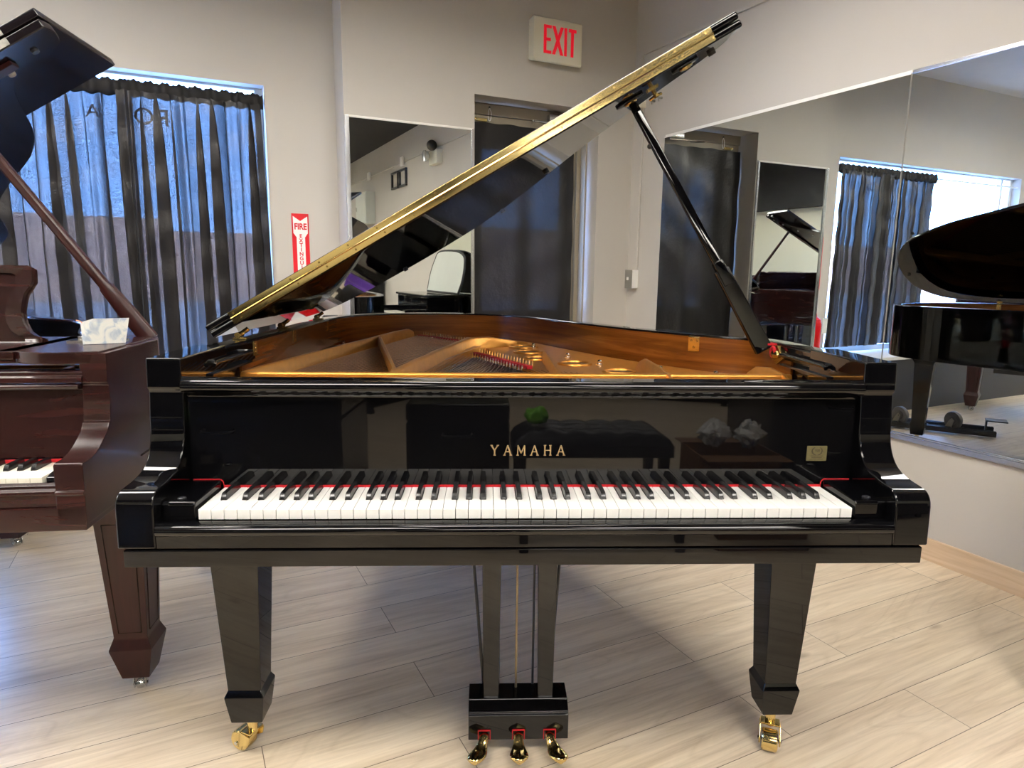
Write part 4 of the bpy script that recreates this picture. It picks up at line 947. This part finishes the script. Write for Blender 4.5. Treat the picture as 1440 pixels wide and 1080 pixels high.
def bench():
    t = thing('piano_bench', 'black tufted leather piano bench standing behind the camera', 'bench', PW(.42,-1.75), TH)
    g = G(); ns = 36; vs = []; fs = []
    for j in range(ns+1):
        for i in range(ns+1):
            x, y = -.38+.76*i/ns, -.18+.36*j/ns; e = min(1, 8*min(i, ns-i)/ns, 8*min(j, ns-j)/ns)
            vs.append((x, y, .40+.075*math.sqrt(max(0, e))+.012*abs(math.sin(6*PI*(x+.38)/.76)*math.sin(3*PI*(y+.18)/.36))*e))
    for j in range(ns):
        for i in range(ns): k = j*(ns+1)+i; fs.append((k,k+1,k+ns+2,k+ns+1))
    g.add(vs, fs); g.box(-.38,.38,-.18,.18,.34,.401); g.build('seat', M['leather'], t, recalc=False, ang=60)
    for sx in (-1, 1):
        for sy in (-1, 1): g = G(); g.rects([(sx*.34,sy*.15,.025,.025,.345),(sx*.34,sy*.15,.018,.018,0)]); g.build('leg', M['lacquer'], t, bev=.003)
bench()
g = G(); g.ball((0,0,.045), .062, 12, (1,.9,.75)); r = random.Random(4)
g.v = [(x*(1+.16*math.sin(9*x*20+z*30)), y*(1+.16*math.sin(y*170+x*60)), z*(1+.1*math.sin(x*90))) for x, y, z in g.v]
o = g.build('cloth_bundle', M['green'], ang=180); o.location = PW(.16,-1.72,.492); tag(o, 'bunched bright green cloth lying on the tufted bench', 'cloth')
def open_box():
    t = thing('cardboard_box', 'open brown cardboard box beside the tufted bench behind the camera', 'box', PW(1.14,-1.78), TH)
    g = G(); w, d, h, k = .20, .16, .34, .005
    g.box(-w,w,-d,-d+k,0,h); g.box(-w,w,d-k,d,0,h); g.box(-w,-w+k,-d+k,d-k,0,h); g.box(w-k,w,-d+k,d-k,0,h); g.box(-w+k,w-k,-d+k,d-k,0,k); g.build('walls', M['cardboard'], t, smooth=False)
    g = G(); g.box(-w,w,-d-.12,-d,h-.004,h); g.box(-w,w,d,d+.12,h-.004,h); g.build('flaps', M['cardboard'], t, smooth=False)
    for i, (x, y, z, s) in enumerate(((-.085,0,.43,.062),(.09,.02,.43,.060))):
        g = G(); g.ball((0,0,0), s, 9); r = random.Random(i+2); g.v = [(p[0]*(1.2+r.uniform(-.5,.4)), p[1]*(1+r.uniform(-.4,.4)), p[2]*(.9+r.uniform(-.45,.55))) for p in g.v]
        o = g.build('crumpled_paper', M['paperw'], smooth=False); o.location = PW(1.14+x,-1.78+y,z)
        tag(o, 'crumpled white packing paper in the open box, '+('left wad' if i == 0 else 'right wad'), 'paper', 'packing paper wads')
open_box()

def trunk(label, loc, w, d, h):  # black boxes added out of view to darken the fallboard reflection
    t = thing('standin_case', label, 'case', loc, TH, 'stand-in dark cases')
    g = G(); g.box(-w/2,w/2,-d/2,d/2,.03,h-.10); g.build('body', M['lacquer_soft'], t, bev=.012)
    g = G(); g.box(-w/2,w/2,-d/2,d/2,h-.095,h); g.build('lid', M['lacquer_soft'], t, bev=.012)
    for sx in (-1, 1):
        for sy in (-1, 1): g = G(); g.cyl((sx*(w/2-.06),sy*(d/2-.06),0),(sx*(w/2-.06),sy*(d/2-.06),.03),.025,12); g.build('foot', M['rubber'], t)
    g = G(); g.tube(catmull([(-.07,d/2,h-.16),(-.06,d/2+.03,h-.17),(.06,d/2+.03,h-.17),(.07,d/2,h-.16)]), .008, 8); g.build('handle', M['blacksteel'], t)
trunk('black stand-in case added behind the camera to darken the fallboard reflection on the left', PW(-1.35,-2.05), 1.15, .7, .62)
trunk('black stand-in case added behind the camera to darken the fallboard reflection on the right', PW(1.95,-2.6), .8, .7, .66)
trunk('small black stand-in case added directly behind the camera to darken the fallboard reflection', PW(-.22,-1.95), .50, .5, .60)

# ------------------------------------------------------------------ daylight, sun on the street, camera
w = bpy.data.worlds.new('World'); SC.world = w; w.use_nodes = True; nt = w.node_tree; nt.nodes.clear()
o = nt.nodes.new('ShaderNodeOutputWorld'); bg = nt.nodes.new('ShaderNodeBackground'); L(nt, bg.outputs[0], o.inputs[0])
tc = nt.nodes.new('ShaderNodeTexCoord'); sx = nt.nodes.new('ShaderNodeSeparateXYZ'); L(nt, tc.outputs['Generated'], sx.inputs[0])
L(nt, ramp(nt, sx.outputs[2], [(.0, (.26,.45,.90)), (.08, (.22,.45,1.0)), (.5, (.18,.40,1.0))]), bg.inputs[0]); bg.inputs[1].default_value = 36.0
sun = bpy.data.lights.new('sun', 'SUN'); sun.energy = 70; sun.angle = .01; sun.color = (1,.95,.88)
so = bpy.data.objects.new('sun', sun); COL.objects.link(so); so.rotation_euler = Vector((-.25,.75,-.62)).to_track_quat('-Z', 'Y').to_euler()
cam = bpy.data.cameras.new('camera'); co = bpy.data.objects.new('camera', cam); COL.objects.link(co)
F, PITCH, ROLL, YAW = 938.55, .172064, -.0114453, .039405
cam.sensor_width = 36; cam.lens = F/1440*36; cam.clip_start = .02; cam.clip_end = 300
fwd = Vector((math.sin(YAW)*math.cos(PITCH), math.cos(YAW)*math.cos(PITCH), -math.sin(PITCH))); right = Vector((math.cos(YAW), -math.sin(YAW), 0)); down = fwd.cross(right)
r2 = math.cos(ROLL)*right+math.sin(ROLL)*down; d2 = -math.sin(ROLL)*right+math.cos(ROLL)*down
R3 = Matrix((r2, -d2, -fwd)).transposed().to_4x4()
co.matrix_world = ROT @ Matrix.Translation((-.08548,-1.18269,1.17205)) @ R3
SC.camera = co
vs = SC.view_settings; vs.view_transform = 'Standard'; vs.look = 'None'; vs.exposure = .12; vs.gamma = 1; vs.use_curve_mapping = False
SC.cycles.max_bounces = 10; SC.cycles.glossy_bounces = 8; SC.cycles.diffuse_bounces = 5; SC.cycles.transparent_max_bounces = 24
SC.cycles.use_denoising = True; SC.cycles.sample_clamp_indirect = 6; SC.cycles.caustics_reflective = False
